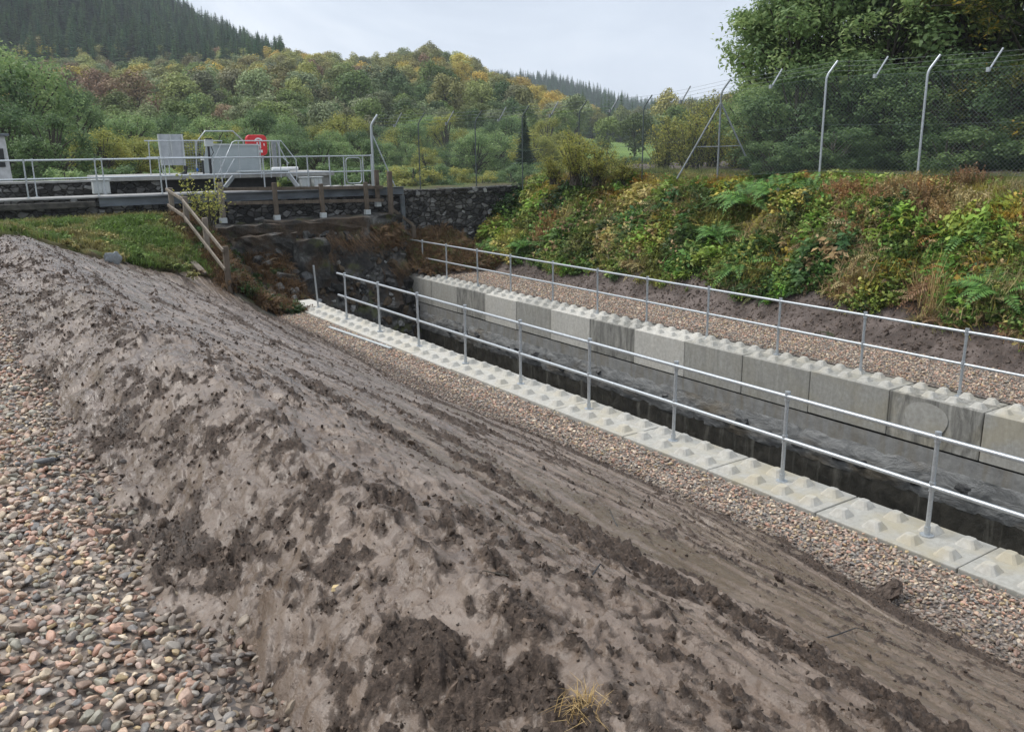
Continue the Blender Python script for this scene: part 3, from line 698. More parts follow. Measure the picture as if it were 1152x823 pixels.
# ------------------------------------------------------------------ tube railings along the channel
def railing(name, x, ys, z, yr, label, endloop=False):
    t = thing(name, (x, ys[0], z), label, 'railing', 'galvanised tube railings beside the channel')
    p0 = None
    for i, y in enumerate(ys):
        if p0 is None:
            mb = MB(); mb.tube([(0, 0, 0), (0, 0, 1.13)], .0242, 14)
            mb.tube([(0, 0, 1.035), (0, 0, 1.15)], .034, 14); mb.tube([(0, 0, .5), (0, 0, .6)], .033, 14); mb.tube([(0, 0, 0), (0, 0, .012)], .07, 16); mb.tube([(0, 0, .01), (0, 0, .1)], .032, 14)
            mb.tube([(-.045, 0, 1.09), (.045, 0, 1.09)], .012, 8); mb.tube([(-.045, 0, .55), (.045, 0, .55)], .012, 8)
            p0 = o = mb.build('post', M['galv'], t, smooth=True)
        else:
            o = p0.copy(); COL.objects.link(o); o.parent = t
        o.location = off(t, (x+RNG.uniform(-.012, .012), y, z)); o.rotation_euler = (RNG.uniform(-.008, .008), RNG.uniform(-.008, .012), 0)
    for h, nm in ((1.09, 'top_rail'), (.55, 'middle_rail')):
        pts = [off(t, (x, yr[0]-(.0 if h > 1 else .0), z+h))]
        for y in np.linspace(yr[0], yr[1], 24)[1:]: pts.append(off(t, (x, y, z+h)))
        MB().tube(pts, .0242, 14).build(nm, M['galv'], t, smooth=True)
    if endloop:
        a = arc([(0, 0, 1.09), (0, .28, 1.09), (0, .28, .55), (0, 0, .55)], .08)
        MB().tube([off(t, (x, yr[0], z))+q for q in a], .0242, 12).build('end_loop', M['galv'], t, smooth=True)
    return t
ny = [19.5-1.88*i for i in range(12)]
railing('railing', 8.27, ny, .0, (19.95, -1.5), 'galvanised two-rail tube railing standing on the near row of studded blocks')
fy = [27.4, 25.75, 24.12, 22.22, 20.4, 18.4, 16.5, 14.7, 12.77, 10.89, 9., 7.15, 5.3, 3.4, 1.5]
railing('railing', 13.78, fy, -.05, (27.4, .5), 'galvanised two-rail tube railing on the far row of blocks below the fern bank', True)
t = thing('lone_post', (8.33, 21.5, -.0), 'single galvanised tube post without rails at the upstream end of the near blocks', 'post')
mb = MB(); mb.tube([(0, 0, -.1), (-.08, -.05, 1.13)], .0242, 12); mb.tube([(0, 0, 0), (0, 0, .012)], .07, 16); mb.build('tube', M['galv'], t, smooth=True)
# rough concrete slab at the end of the near row
mb = MB(); mb.box((0, 0, -.08), (1.1, .9, .16)); o = mb.build('concrete_slab', M['block'], bevel=.03); o.location = (8.15, 22.35, .0); o.rotation_euler = (.04, 0, .1); o['col'] = (0.1, .1, .9)
tag(o, 'rough pale concrete slab beyond the last near block by the lone post', 'slab')
def plank(name, a, b, w, h, m, label, cat):
    a, b = Vector(a), Vector(b); mb = MB(); c_ = (a+b)/2; mb.bar(a-c_, b-c_, w, h); o = mb.build(name, M[m], bevel=.004); o.location = c_; return tag(o, label, cat)
plank('metal_strip', (7.52, 18.82, .01), (7.68, 15.89, .01), .07, .03, 'cabinet', 'long white metal strip lying on the gravel beside the near blocks', 'strip')
plank('white_batten', (6.85, 24.4, .0+.12), (7.5, 22.8, .06), .05, .03, 'white', 'thin white batten lying where the mud meets the rocks', 'batten')
plank('broken_batten', (7.3, 24.0, .16), (7.75, 23.4, .14), .12, .05, 'white', 'short broken white board lying behind the thin batten', 'board')
plank('timber_plank', (15.3, 28.0-.9, .6), (15.14, 25.85, .03), .14, .04, 'wood_pale', 'pale timber plank lying behind the upstream end of the far railing', 'plank')
plank('dark_plank', (14.4, 26.6, .3), (14.6, 25.3, .03), .14, .04, 'wood', 'dark wet plank beside the pale plank at the far railing', 'plank')
plank('loose_board', (5.3, 23.2, float(zL(5.3, 23.2))+.1), (5.5, 21.6, float(zL(5.5, 21.6))+.08), .15, .04, 'wood_grey', 'weathered grey board lying on the grass below the sloping fence', 'board')
# ------------------------------------------------------------------ dam, ledge, walkway
def q(px, py, Y): return Vector(atY(px, py, Y))
xs = np.concatenate([np.arange(-30, 60, .4)]); ys = np.arange(27.45, 40.1, .4); XX, YY = np.meshgrid(xs, ys)
tag(grid('dam_crest', XX, YY, 2.5+.06*fbm(XX, YY, 3, 101)+.5*ss(18.6, 21, XX)*ss(29, 27.5, YY)-2*ss(38, 40, YY), M['turf']), kind='structure')
t = thing('dam_wall', (4, 27.45, -2.5), 'dark rubble stone dam wall running behind the wooden fence to the fern bank', 'stone wall')
def stoneface(x0, x1, z0, z1, y, nm, amp=.05, sd=0):
    xs = np.arange(x0, x1+.01, .05); zs = np.arange(z0, z1+.01, .05); XX, ZZ = np.meshgrid(xs, zs)
    Y = y-amp*(1.2*np.abs(fbm(XX*2.6, ZZ*3.4, 3, 110+sd))+.6*fbm(XX*8, ZZ*9, 3, 111+sd))
    o = grid(nm, XX, Y, ZZ, M['stone']); o.parent = t; o.matrix_parent_inverse = Matrix.Translation(-t.location); return o
stoneface(-12, 13.3, -1.5, 2.66, 27.38, 'wall_face')
stoneface(13.3, 24, -.6, 2.5, 27.42, 'wall_face', .08, 3)
MB().box((2, .35, 2.5), (32, .56, 5.)).build('wall_core', M['stone'], t)
MB().box((14.5, .36, 2.4), (11, .56, 5.)).build('wall_core', M['stone'], t)
x = 13.35
while x < 20.5:
    w = RNG.uniform(.35, .7)
    mb = MB(); mb.box((0, 0, 0), (w-.02, .62, RNG.uniform(.16, .24)), rz=RNG.uniform(-.04, .04), ry=RNG.uniform(-.03, .03))
    o = mb.build('capping_stone', M['stone'], t, bevel=.03); o.location = off(t, (x+w/2, 27.66, 2.58)); x += w
t = thing('concrete_ledge', (11, 26.8, 1.2), 'dark mossy concrete ledge carrying the level timber fence', 'ledge')
def roughbox(c, d, nm, m, parent, amp=.05, sd=0, bev=.05):
    import bmesh
    bm_ = bmesh.new(); bmesh.ops.create_cube(bm_, size=1)
    for v in bm_.verts: v.co = Vector((v.co.x*d[0], v.co.y*d[1], v.co.z*d[2]))
    bmesh.ops.subdivide_edges(bm_, edges=bm_.edges[:], cuts=9, use_grid_fill=True)
    P = np.array([v.co[:] for v in bm_.verts]); n = P/np.array(d)*2; n = np.sign(n)*(np.abs(n) > .98)
    h = amp*fbm((P[:, 0]+P[:, 2])*1.6+sd, (P[:, 1]-P[:, 2])*1.6, 4, sd)
    P = P+n*h[:, None]
    for v, p_ in zip(bm_.verts, P): v.co = p_
    me = bpy.data.meshes.new(nm); bm_.to_mesh(me); bm_.free()
    o = link(nm, me, m, parent, smooth=False); o.location = off(parent, c) if parent is not None else Vector(c); return o
roughbox((11.0, 26.85, 1.4), (4.6, 1.25, 1.05), 'ledge', M['rock'], t, .2, 1)
roughbox((8.0, 26.6, 1.35), (2.2, 1.5, 1.05), 'ledge', M['rock'], t, .18, 2)
roughbox((8.35, 26.0, 1.0), (1.9, 1.1, 1.2), 'step', M['rock'], t, .18, 3)
roughbox((9.7, 25.75, .6), (1.1, .8, 1.5), 'step', M['rock'], t, .15, 4)

t = thing('walkway', (4, 27.7, 2.6), 'walkway slab on a dark steel channel beam along the top of the dam', 'walkway')
MB().box((-.5, .12, .225), (18, 1.0, .05)).build('deck_slab', M['deck'], t, bevel=.01)
mb = MB(); mb.box((5.05, -.52, .09), (9.7, .02, .24)); mb.box((5.05, -.56, .21), (9.7, .1, .014)); mb.box((5.05, -.56, -.03), (9.7, .1, .014)); mb.build('channel_beam', M['steel_old'], t)
mb = MB(); mb.box((-4.9, -.5, .04), (10.0, .1, .17)); mb.build('edge_beam', M['dark_deck'], t, bevel=.02)
mb = MB(); mb.box((9.85, -.5, -.75), (.14, .12, 1.3)); mb.build('steel_post', M['steel_old'], t)
def tuberail(name, label, X, Y, z, h, hm, x0, x1, m='galv', r=.022, group='railings on the dam walkway'):
    t = thing(name, (x0, Y, z), label, 'railing', group)
    for i, x in enumerate(X):
        mb = MB(); mb.tube([(0, 0, 0), (0, 0, h+.02)], r, 10); mb.tube([(0, 0, 0), (0, 0, .012)], .06, 12); mb.tube([(0, 0, h-.05), (0, 0, h+.045)], r*1.4, 10); mb.tube([(0, 0, hm-.045), (0, 0, hm+.045)], r*1.35, 10)
        o = mb.build('post', M[m], t, smooth=True); o.location = (x-x0, 0, 0)
    for hh, nm in ((h, 'top_rail'), (hm, 'middle_rail')): MB().tube([(0, 0, hh), (x1-x0, 0, hh)], r, 12).build(nm, M[m], t, smooth=True)
    return t
tuberail('railing', 'galvanised railing along the front edge of the dam walkway', [-5, -3.2, -1.4, .5, 2.45, 4.22, 5.95, 7.5, 9.05, 10.5, 11.25, 12.75], 27.22, 2.86, 1.01, .51, -8, 12.77)
tuberail('railing', 'galvanised railing along the rear edge of the dam walkway', [-3, -1, .8, 2.75, 4.55, 6.3, 8.0], 28.15, 2.86, 1.02, .5, -8, 8.2, r=.019)
t = thing('small_gate', (12.1, 27.22, 2.86), 'small round-cornered tube gate at the right end of the walkway railing', 'gate')
lp = arc([(-.27, 0, .55), (-.27, 0, .12), (.27, 0, .12), (.27, 0, .95), (-.27, 0, .95), (-.27, 0, .54)], .14)
MB().tube(lp, .018, 10).build('frame', M['galv'], t, smooth=True); MB().tube([(-.27, 0, .5), (.27, 0, .5)], .016, 8).build('bar', M['galv'], t, smooth=True)
mb = MB(); [mb.tube([(s*.34, 0, 0), (s*.34, 0, 1.0)], .022, 10) for s in (-1, 1)]; mb.build('gate_posts', M['galv'], t, smooth=True)
def cab(p, d, name, label, m='cabinet'):
    t = thing(name, p, label, 'cabinet')
    MB().box((0, 0, d[2]/2), d).build('body', M[m], t, bevel=.012)
    MB().box((0, -d[1]/2-.006, d[2]/2), (d[0]*.42, .012, d[2]*.86)).build('door', M[m], t, bevel=.004).location.x = -d[0]*.23
    MB().box((0, -d[1]/2-.006, d[2]/2), (d[0]*.42, .012, d[2]*.86)).build('door', M[m], t, bevel=.004).location.x = d[0]*.23
    MB().box((0, -.02, d[2]+.015), (d[0]+.06, d[1]+.08, .03)).build('lid', M[m], t, bevel=.006)
    return t
cab((4.55, 28.8, 2.86), (.46, .35, .4), 'cabinet', 'pale grey twin-door cabinet low on the walkway left of the platform')
cab((10.95, 28.8, 2.86), (.3, .3, .3), 'cabinet', 'left one of two small pale boxes below the platform steps')
cab((11.4, 28.8, 2.86), (.3, .3, .3), 'cabinet', 'right one of two small pale boxes below the platform steps')
t = thing('parapet_wall', (0, 29.5, 2.6), 'low mossy stone parapet behind the left half of the walkway', 'stone wall')
xs = np.arange(-9, 6.5, .06); zs = np.arange(2.5, 3.2, .06); XX, ZZ = np.meshgrid(xs, zs)
o = grid('wall_face', XX, 29.28-.07*np.abs(fbm(XX*2.5, ZZ*3, 3, 120)), ZZ, M['stone']); o.parent = t; o.matrix_parent_inverse = Matrix.Translation(-t.location)
MB().box((-1.2, .02, .3), (15.4, .4, .6)).build('wall_core', M['stone'], t); MB().box((-1.2, .0, .63), (15.5, .5, .07)).build('coping', M['deck'], t, bevel=.015)
# hut at the far left
t = thing('hut', (1.6, 32.0, 2.6), 'small white roughcast hut with a dark window at the far left', 'hut')
MB().box((0, 0, 1.0), (1.75, 1.5, 2.0), taper=.93).build('wall', M['harl'], t, bevel=.02)
MB().box((0, 0, 2.03), (1.85, 1.6, .08)).build('roof', M['steel_old'], t, bevel=.01)
MB().box((.55, -.7, 1.35), (.34, .1, .55)).build('window', M['black'], t, bevel=.01)
MB().box((.0, -.05, .3), (1.9, 1.6, .6)).build('base', M['stone'], t, bevel=.03)

# platform and screen-cleaning gear
t = thing('platform', (8.4, 30, 2.6), 'raised concrete platform with a dark void below behind the walkway', 'platform')
MB().box((0, .3, .68), (7.6, 2.4, .16)).build('slab', M['deck'], t, bevel=.02)
MB().box((-.3, .5, .3), (4.4, 1.6, .6)).build('void_shade', M['black'], t); MB().box((3.2, -.2, .3), (1.0, 1.1, .6)).build('pier', M['deck'], t, bevel=.02); MB().box((-3.2, .2, .3), (1.0, 1.8, .6)).build('pier', M['stone'], t, bevel=.02)  # black box stands in for the shade of the void under the slab
MB().box((1.3, -.75, .8), (1.7, .5, .06)).build('edge_plate', M['plate'], t, bevel=.01)
MB().tube([(1.6, -.8, .86), (2.5, -.8, .86)], .07, 12).build('roll', M['white'], t, smooth=True)
YP = 29.6
def pt(px, py, Y=YP): return q(px, py, Y)
t = thing('display_board', (7.0, 29.9, 3.3), 'pale grey board on thin legs beside the hooped rail on the platform', 'board')
mb = MB()
a, b, c_, d_ = (off(t, pt(*w, 29.9)) for w in ((177.5, 151), (204, 151), (208, 186), (182, 186)))
n_ = Vector((0, .03, 0)); mb.add([a, b, c_, d_, a+n_, b+n_, c_+n_, d_+n_], [(0, 3, 2, 1), (4, 5, 6, 7), (0, 1, 5, 4), (1, 2, 6, 5), (2, 3, 7, 6), (3, 0, 4, 7)]); mb.build('board', M['panel'], t)
mb = MB(); mb.bar(a-n_, d_-n_, .05, .06, (0, 1, 0)); mb.bar(b-n_, c_-n_, .05, .06, (0, 1, 0)); m_ = (a+b)/2-n_*.6; m2 = (c_+d_)/2-n_*.6; mb.bar(m_, m2, .035, .03, (0, 1, 0)); mb.build('frame', M['cabinet'], t)
mb = MB(); [mb.tube([p_, Vector((p_.x+.03, p_.y, .0))], .02, 8) for p_ in (d_, c_)]; mb.build('legs', M['galv'], t, smooth=True)
mb = MB(); mb.tube([(.35, -.05, .3), (.3, -.1, .1), (.1, -.15, 0)], .06, 8); mb.build('bracket', M['black'], t, smooth=True)
t = thing('mesh_panel', (7.75, 30.4, 3.3), 'welded wire mesh panel between the pale board and the grey sheet', 'mesh panel')
mb = MB()
for i in range(9): mb.tube([(-.35+i*.0875, 0, 0), (-.35+i*.0875, 0, 1.15)], .006, 5)
for i in range(14): mb.tube([(-.35, .012, .04+i*.085), (.35, .012, .04+i*.085)], .006, 5)
mb.build('wires', M['galv_dark'], t)
t = thing('grey_sheet', (9.0, 29.9, 3.3), 'large plain grey metal sheet enclosing the platform below the red case', 'metal sheet')
a, b, c_, d_ = (off(t, pt(*w, 29.9)) for w in ((232, 162.5), (290, 163), (293, 195), (228, 195)))
n_ = Vector((0, .03, 0)); mb = MB(); mb.add([a, b, c_, d_, a+n_, b+n_, c_+n_, d_+n_], [(0, 3, 2, 1), (4, 5, 6, 7), (0, 1, 5, 4), (1, 2, 6, 5), (2, 3, 7, 6), (3, 0, 4, 7)]); mb.build('sheet', M['plate'], t)
mb = MB(); mb.bar(a-n_, b-n_, .04, .05); mb.bar(b-n_*.6, c_-n_*.6, .03, .04, (0, 1, 0)); mb.build('edge_trim', M['cabinet'], t)
# control box on a black post
t = thing('control_box', tuple(pt(234, 198, 29.3)), 'small grey-green control box on a black post in front of the grey sheet', 'control box')
hb = (pt(234, 161, 29.3)-t.location)
MB().box((hb.x, 0, hb.z/2), (.06, .06, hb.z)).build('post', M['black'], t); MB().box((hb.x, -.08, hb.z), (.26, .14, .22)).build('box', M['cabinet'], t, bevel=.015); MB().box((hb.x, -.08, hb.z+.13), (.2, .16, .03)).build('hood', M['black'], t)
MB().tube([(hb.x+.06, -.1, hb.z-.1), (hb.x+.12, -.1, hb.z-.3), (hb.x+.02, -.08, hb.z-.45), (hb.x+.02, -.06, .1)], .012, 6).build('cable', M['black'], t, smooth=True)
t = thing('white_cap_post', tuple(pt(229.5, 198, 29.2)), 'short dark post with a white cap beside the control box', 'post')
MB().box((0, 0, .25), (.05, .05, .5)).build('post', M['black'], t); MB().box((0, 0, .55), (.1, .1, .12)).build('cap', M['white'], t, bevel=.015)
o = MB().box((0, 0, 0), (.07, .05, .1)).build('blue_tag', M['blue'], bevel=.01); o.location = pt(222, 191, 29.6); tag(o, 'tiny blue plastic marker on the platform edge', 'marker')
# lifebuoy case
t = thing('lifebuoy_case', tuple(pt(291, 198, 30.1)), 'red rounded lifebuoy case with white marks on a post above the grey sheet', 'lifebuoy case')
zc = (pt(290, 163.5, 30.1)-t.location).z; w = (pt(302, 163, 30.1)-pt(279, 163, 30.1)).x
import bmesh
def rrect(w, h, r, k=8):
    P = []
    for cx, cz, a0 in ((w/2-r, h/2-r, 0), (-w/2+r, h/2-r, 90), (-w/2+r, -h/2+r, 180), (w/2-r, -h/2+r, 270)):
        for i in range(k+1):
            a_ = rad(a0+90*i/k); P.append((cx+r*math.cos(a_), cz+r*math.sin(a_)))
    return P
def slab2(P, y0, y1, c=(0, 0)):
    n = len(P); return [(x+c[0], y0, z+c[1]) for x, z in P]+[(x+c[0], y1, z+c[1]) for x, z in P], [tuple(range(n)), tuple(range(2*n-1, n-1, -1))]+[(i, n+i, n+(i+1) % n, (i+1) % n) for i in range(n)]
mb = MB(); mb.add(*slab2(rrect(w, w*.97, w*.22), -.1, .08, (0, zc))); mb.build('case', M['red'], t, bevel=.03, seg=3)
mb = MB(); mb.add(*slab2(rrect(w*.8, w*.77, w*.17), -.122, -.1, (0, zc))); mb.build('lid', M['red'], t, bevel=.012)
mb = MB()
ar = [(.115*math.cos(a_)*w/.62+.05, .09+.115*math.sin(a_)*w/.62) for a_ in np.linspace(rad(10), rad(170), 12)]
for (x1, z1), (x2, z2) in zip(ar, ar[1:]): mb.bar((x1, -.126, zc+z1), (x2, -.126, zc+z2), .006, .055, (0, 0, 1))
for xx in (.0, .1): mb.box((xx, -.126, zc-.0), (.045, .006, .2))
mb.box((.05, -.126, zc-.005), (.06, .006, .05)); mb.box((.07, -.126, zc-.2), (.2, .006, .09)); mb.box((-.02, -.126, zc-.16), (.07, .006, .05)); mb.box((.235, -.126, zc+.02), (.03, .006, .08))
mb.build('white_marks', M['white'], t)
MB().box((0, .12, zc/2), (.07, .06, zc)).build('post', M['galv'], t)
# platform rails and steps
t = thing('railing', tuple(pt(165, 198)), 'tube railing round the raised platform with a tall hoop and slanting step rails', 'railing', 'railings on the dam walkway')
def tb(ps, nm='rail', r=.019, Y=YP): return MB().tube([off(t, pt(*p_[:2], p_[2] if len(p_) > 2 else Y)) for p_ in ps], r, 8).build(nm, M['galv'], t, smooth=True)
tb([(162, 158.5), (250, 158.5), (238, 186), (238, 197)], 'top_rail'); tb([(165, 177), (240, 177)], 'middle_rail')
for x0, x1 in ((167, 170), (220, 222), (189, 191)): tb([(x0, 158.5), (x1, 199)], 'post')
tb([(221, 190), (221, 160), (230.5, 147.5), (262, 147.5), (273.5, 158.5), (274, 163)], 'hoop', .022, 30.6)
tb([(244, 200, 28.9), (261.5, 160, 28.9), (265, 158.5, 28.9), (316, 158.5, 28.9), (333, 180, 28.9), (334, 203, 28.9)], 'step_rail', .019)
tb([(252, 200, 28.9), (264.5, 177, 28.9), (318, 177, 28.9), (325, 184, 28.9)], 'middle_rail', .017)
for x0 in (268, 292, 303, 314): tb([(x0, 158.5, 28.9), (x0+2.4, 200, 28.9)], 'post', .017)
tb([(311, 159, 29.6), (323, 182, 29.6), (324, 204, 29.6)], 'step_rail', .019)
mb = MB(); mb.bar(off(t, pt(323, 194, 28.6)), off(t, pt(336, 211, 28.0)), .05, .16); mb.build('stringer', M['galv_dark'], t)
mb = MB(); mb.bar(off(t, pt(252, 212, 28.0)), off(t, pt(263, 198, 28.8)), .05, .14); mb.build('stringer', M['galv_dark'], t)
t = thing('steel_column', tuple(pt(311, 198, 30.2)), 'pair of grey upright steel sections right of the red case', 'column')
hh = (pt(311, 159, 30.2)-t.location).z; mb = MB(); mb.box((-.02, 0, hh/2), (.14, .14, hh)); mb.box((.15, 0, hh/2), (.07, .1, hh)); mb.build('sections', M['galv_dark'], t)
for i in range(6):
    o = lump(400+i, M['deck']); o.name = 'pale_stone'; o.location = (11.0+.33*i+RNG.uniform(-.1, .1), 27.6, 2.88); o.scale = (.2, .14, .07); tag(o, 'pale flat stone in the line of stones on the walkway edge by the small gate', 'stone', 'pale stones on the walkway edge')

# ------------------------------------------------------------------ timber fences
def post_(t, p, h, w=.13, m='wood', lean=(0, 0), shoe=False, nm='post'):
    mb = MB(); l = off(t, p); mb.bar(l, l+Vector((lean[0], lean[1], h)), w, w*.9, (0, 1, 0)); mb.build(nm, M[m], t, bevel=.012)
    if shoe: MB().box(l+Vector((0, 0, .07)), (w+.05, w+.05, .16)).build('post_foot', M['cabinet'], t, bevel=.01)
t = thing('timber_fence', (7.5, 26.75, 1.95), 'level brown two-rail timber fence on the dark ledge in front of the walkway', 'fence', 'timber fences')
for i, (x, z0, z1) in enumerate(((7.52, 1.95, 3.16), (9.2, 1.95, 3.1), (10.74, 1.95, 3.02), (12.3, 1.97, 3.02))):
    post_(t, (x, 26.75, z0), z1-z0, .15 if i == 0 else .13, 'wood_grey' if i == 0 else 'wood', (RNG.uniform(-.03, .03), 0), True)
mb = MB(); mb.bar(off(t, (7.5, 26.83, 2.95)), off(t, (12.95, 26.83, 2.83)), .05, .1); mb.build('rail', M['wood'], t, bevel=.006)
mb = MB(); mb.bar(off(t, (7.7, 26.83, 2.52)), off(t, (12.95, 26.83, 2.4)), .05, .1); mb.build('rail', M['wood'], t, bevel=.006)
post_(t, (12.82, 27.0, 2.2), 1.2, .13, 'wood', (0, 0), True)
t = thing('timber_fence', (6, 24, 1.5), 'weathered timber fence sloping down the grass toward the channel', 'fence', 'timber fences')
PB = [((6.06, 26.7, 2.05), 1.0), ((5.94, 24.6, 1.8), 1.08), ((5.97, 22.9, 1.15), 1.25), ((5.93, 21.14, .62), 1.2)]
for p_, h in PB: post_(t, p_, h, .13, 'wood_grey' if p_[1] > 22 else 'wood', (0, 0))
tp = [Vector(p_)+Vector((-.09, -.0, h-.06)) for p_, h in PB]
for dz, nm in ((0, 'rail'), (-.45, 'rail')):
    for a_, b_ in ((0, 1), (1, 3)):
        A_, B_ = tp[a_]+Vector((0, 0, dz)), tp[b_]+Vector((0, 0, dz)); d__ = (B_-A_).normalized()*.12
        mb = MB(); mb.bar(off(t, A_-d__), off(t, B_+d__), .045, .085); mb.build(nm, M['wood_grey'], t, bevel=.008)
t = thing('timber_fence', (13.15, 26.75, 1.2), 'short brown timber fence stepping down below the stone wall to the far railing', 'fence', 'timber fences')
post_(t, (13.15, 26.7, 1.1), 2.25, .15); post_(t, (14.0, 26.75, .3), 1.2, .14)
for za, zb in ((2.2, 1.5), (1.7, 1.1)):
    mb = MB(); mb.bar(off(t, (13.1, 26.8, za)), off(t, (14.05, 26.83, zb)), .05, .1); mb.build('rail', M['wood'], t, bevel=.006)

# ------------------------------------------------------------------ chain link fence
FPX = [(421, 213, 33.5), (473, 212, 33.1), (536, 211, 32.5), (588, 207, 31.9), (651, 205, 30.6), (722, 207, 28.2), (807, 199, 25.7), (922, 193, 22.9), (1032, 197, 21.1)]
FB = [Vector(atD(*a_)) for a_ in FPX]; FB += [FB[-1]+Vector((.35, -2.7, 0)), FB[-1]+Vector((.7, -5.4, 0)), FB[-1]+Vector((1, -8.1, .0))]
t = thing('chain_link_fence', tuple(FB[0]), 'tall chain link security fence with cranked posts and barbed wire along the dam and bank', 'fence')
AD = Vector((.22, -.13, .36)); H = 2.42
for i, b_ in enumerate(FB):
    l = off(t, b_); m_ = 'post_dark' if i in (1, 2, 3, 4, 5) else 'galv_dark' if i == 6 else 'galv'
    MB().tube(arc([l+Vector((0, 0, -.3)), l+Vector((0, 0, H)), l+Vector((0, 0, H))+AD*1.05], .12, 4), (.05 if i == 0 else .022 if i < 6 else .03), 10).build('post', M[m_], t, smooth=True)
for i, (a_, b_) in enumerate(zip(FB, FB[1:])):
    l = off(t, (a_+b_)/2); n_ = 'wire_arm'
    mb = MB(); mb.tube([l+Vector((0, 0, H-.1)), l+Vector((0, 0, H))+AD*1.15], .022, 8); mb.box(l+Vector((0, 0, H-.05)), (.07, .07, .1)); mb.build(n_, M['galv_dark' if i < 6 else 'galv'], t, smooth=True)
for f_ in (.35, .68, 1.0):
    mb = MB()
    for a_, b_ in zip(FB, FB[1:]):
        A_, B_ = off(t, a_)+Vector((0, 0, H))+AD*f_, off(t, b_)+Vector((0, 0, H))+AD*f_
        mb.tube([A_, A_.lerp(B_, .5)-Vector((0, 0, .025)), B_], .004, 4)
    mb.build('barbed_wire', M['galv_dark'], t)
def braces(i, dirs, m):
    l = off(t, FB[i])
    for d__ in dirs:
        MB().tube([l+Vector((0, 0, H-.28)), l+Vector(d__)], .027, 8).build('brace', M[m], t, smooth=True)
braces(0, [(.75, -.45, -.05)], 'galv'); braces(6, [(-.78, .9, -.05), (.75, -.8, .0)], 'galv_dark')
l = off(t, FB[6]); MB().tube([l+Vector((-.45, .52, .88)), l, ][:1]+[l+Vector((0, 0, .88)), l+Vector((.45, -.48, .9))], .016, 6).build('brace_bar', M['galv_dark'], t, smooth=True)
VV = []; FF = []; P_ = .1; r_ = .0028
for a_, b_ in zip(FB, FB[1:]):
    A_, B_ = np.array(off(t, a_)), np.array(off(t, b_)); L = np.linalg.norm((B_-A_)[:2]); ux = (B_-A_)/L
    nn = np.array([-ux[1], ux[0], 0])
    for sgn in (1, -1):
        for s0 in np.arange(-H, L, P_):
            # u = s0 + h  (or mirrored)
            h0, h1 = max(0, -s0), min(H, L-s0)
            if h1 <= h0: continue
            u0, u1 = s0+h0, s0+h1
            if sgn < 0: u0, u1 = L-u0, L-u1
            p0 = A_+ux*u0+np.array([0, 0, h0]); p1 = A_+ux*u1+np.array([0, 0, h1])
            d__ = (p1-p0)/np.linalg.norm(p1-p0); w_ = np.cross(d__, nn)
            bs = len(VV)
            for p_ in (p0, p1):
                for ang in (0, 2.094, 4.189): VV.append(p_+r_*(math.cos(ang)*nn+math.sin(ang)*w_)+nn*.003*sgn)
            FF += [(bs+k__, bs+(k__+1) % 3, bs+3+(k__+1) % 3, bs+3+k__) for k__ in range(3)]
me = npmesh('mesh', np.array(VV), np.array(FF)); o = link('mesh', me, M['wire'], t)
for hh in (.02, 1.2, H-.02):
    mb = MB()
    for a_, b_ in zip(FB, FB[1:]): mb.tube([off(t, a_)+Vector((0, 0, hh)), off(t, b_)+Vector((0, 0, hh))], .004, 4)
    mb.build('line_wire', M['wire'], t)
# ------------------------------------------------------------------ vegetation builders
def leaves(C, nrm, size, rng, asp=.45, axis=None, jit_=.6):
    """one rhombic leaf at each point C; nrm: preferred normals"""
    n = len(C)
    nv = nrm+rng.normal(0, jit_, (n, 3)); nv /= np.linalg.norm(nv, axis=1, keepdims=True)+1e-9
    ax = rng.normal(size=(n, 3)) if axis is None else axis+rng.normal(0, .45, (n, 3))
    ax -= nv*(ax*nv).sum(1, keepdims=True); ax /= np.linalg.norm(ax, axis=1, keepdims=True)+1e-9
    bi = np.cross(nv, ax); s = np.asarray(size)*rng.uniform(.7, 1.3, n); s = s[:, None]
    P0 = C-ax*s*.5; P2 = C+ax*s*.5; mid = C-ax*s*.08+nv*s*.07
    V = np.stack([P0, mid+bi*s*asp*.5, P2, mid-bi*s*asp*.5], 1).reshape(-1, 3)
    F = np.arange(4*n).reshape(n, 4)
    return V, F
def merge(parts):
    V = []; F = []; T = []; b = 0
    for v, f, t_ in parts:
        V.append(v); F.append(np.asarray(f)+b); T.append(np.broadcast_to(t_, len(v))); b += len(v)
    return np.concatenate(V), np.concatenate(F), np.concatenate(T)
def tubes(paths, n=6):
    V = []; F = []; b = 0
    for pts, r0, r1 in paths:
        pts = np.asarray(pts, float); m_ = len(pts); d = np.gradient(pts, axis=0); d /= np.linalg.norm(d, axis=1, keepdims=True)+1e-9
        u = np.cross(d, [.31, .22, .9]); u /= np.linalg.norm(u, axis=1, keepdims=True)+1e-9; w = np.cross(d, u)
        a = np.linspace(0, 2*np.pi, n, False); r = np.linspace(r0, r1, m_)[:, None, None]
        V.append((pts[:, None]+r*(np.cos(a)[None, :, None]*u[:, None]+np.sin(a)[None, :, None]*w[:, None])).reshape(-1, 3))
        i = np.arange(m_-1)[:, None]*n; k_ = np.arange(n)[None]; k2 = (k_+1) % n
        F.append(np.stack([i+k_, i+k2, i+n+k2, i+n+k_], -1).reshape(-1, 4)+b); b += m_*n
    return np.concatenate(V), np.concatenate(F)

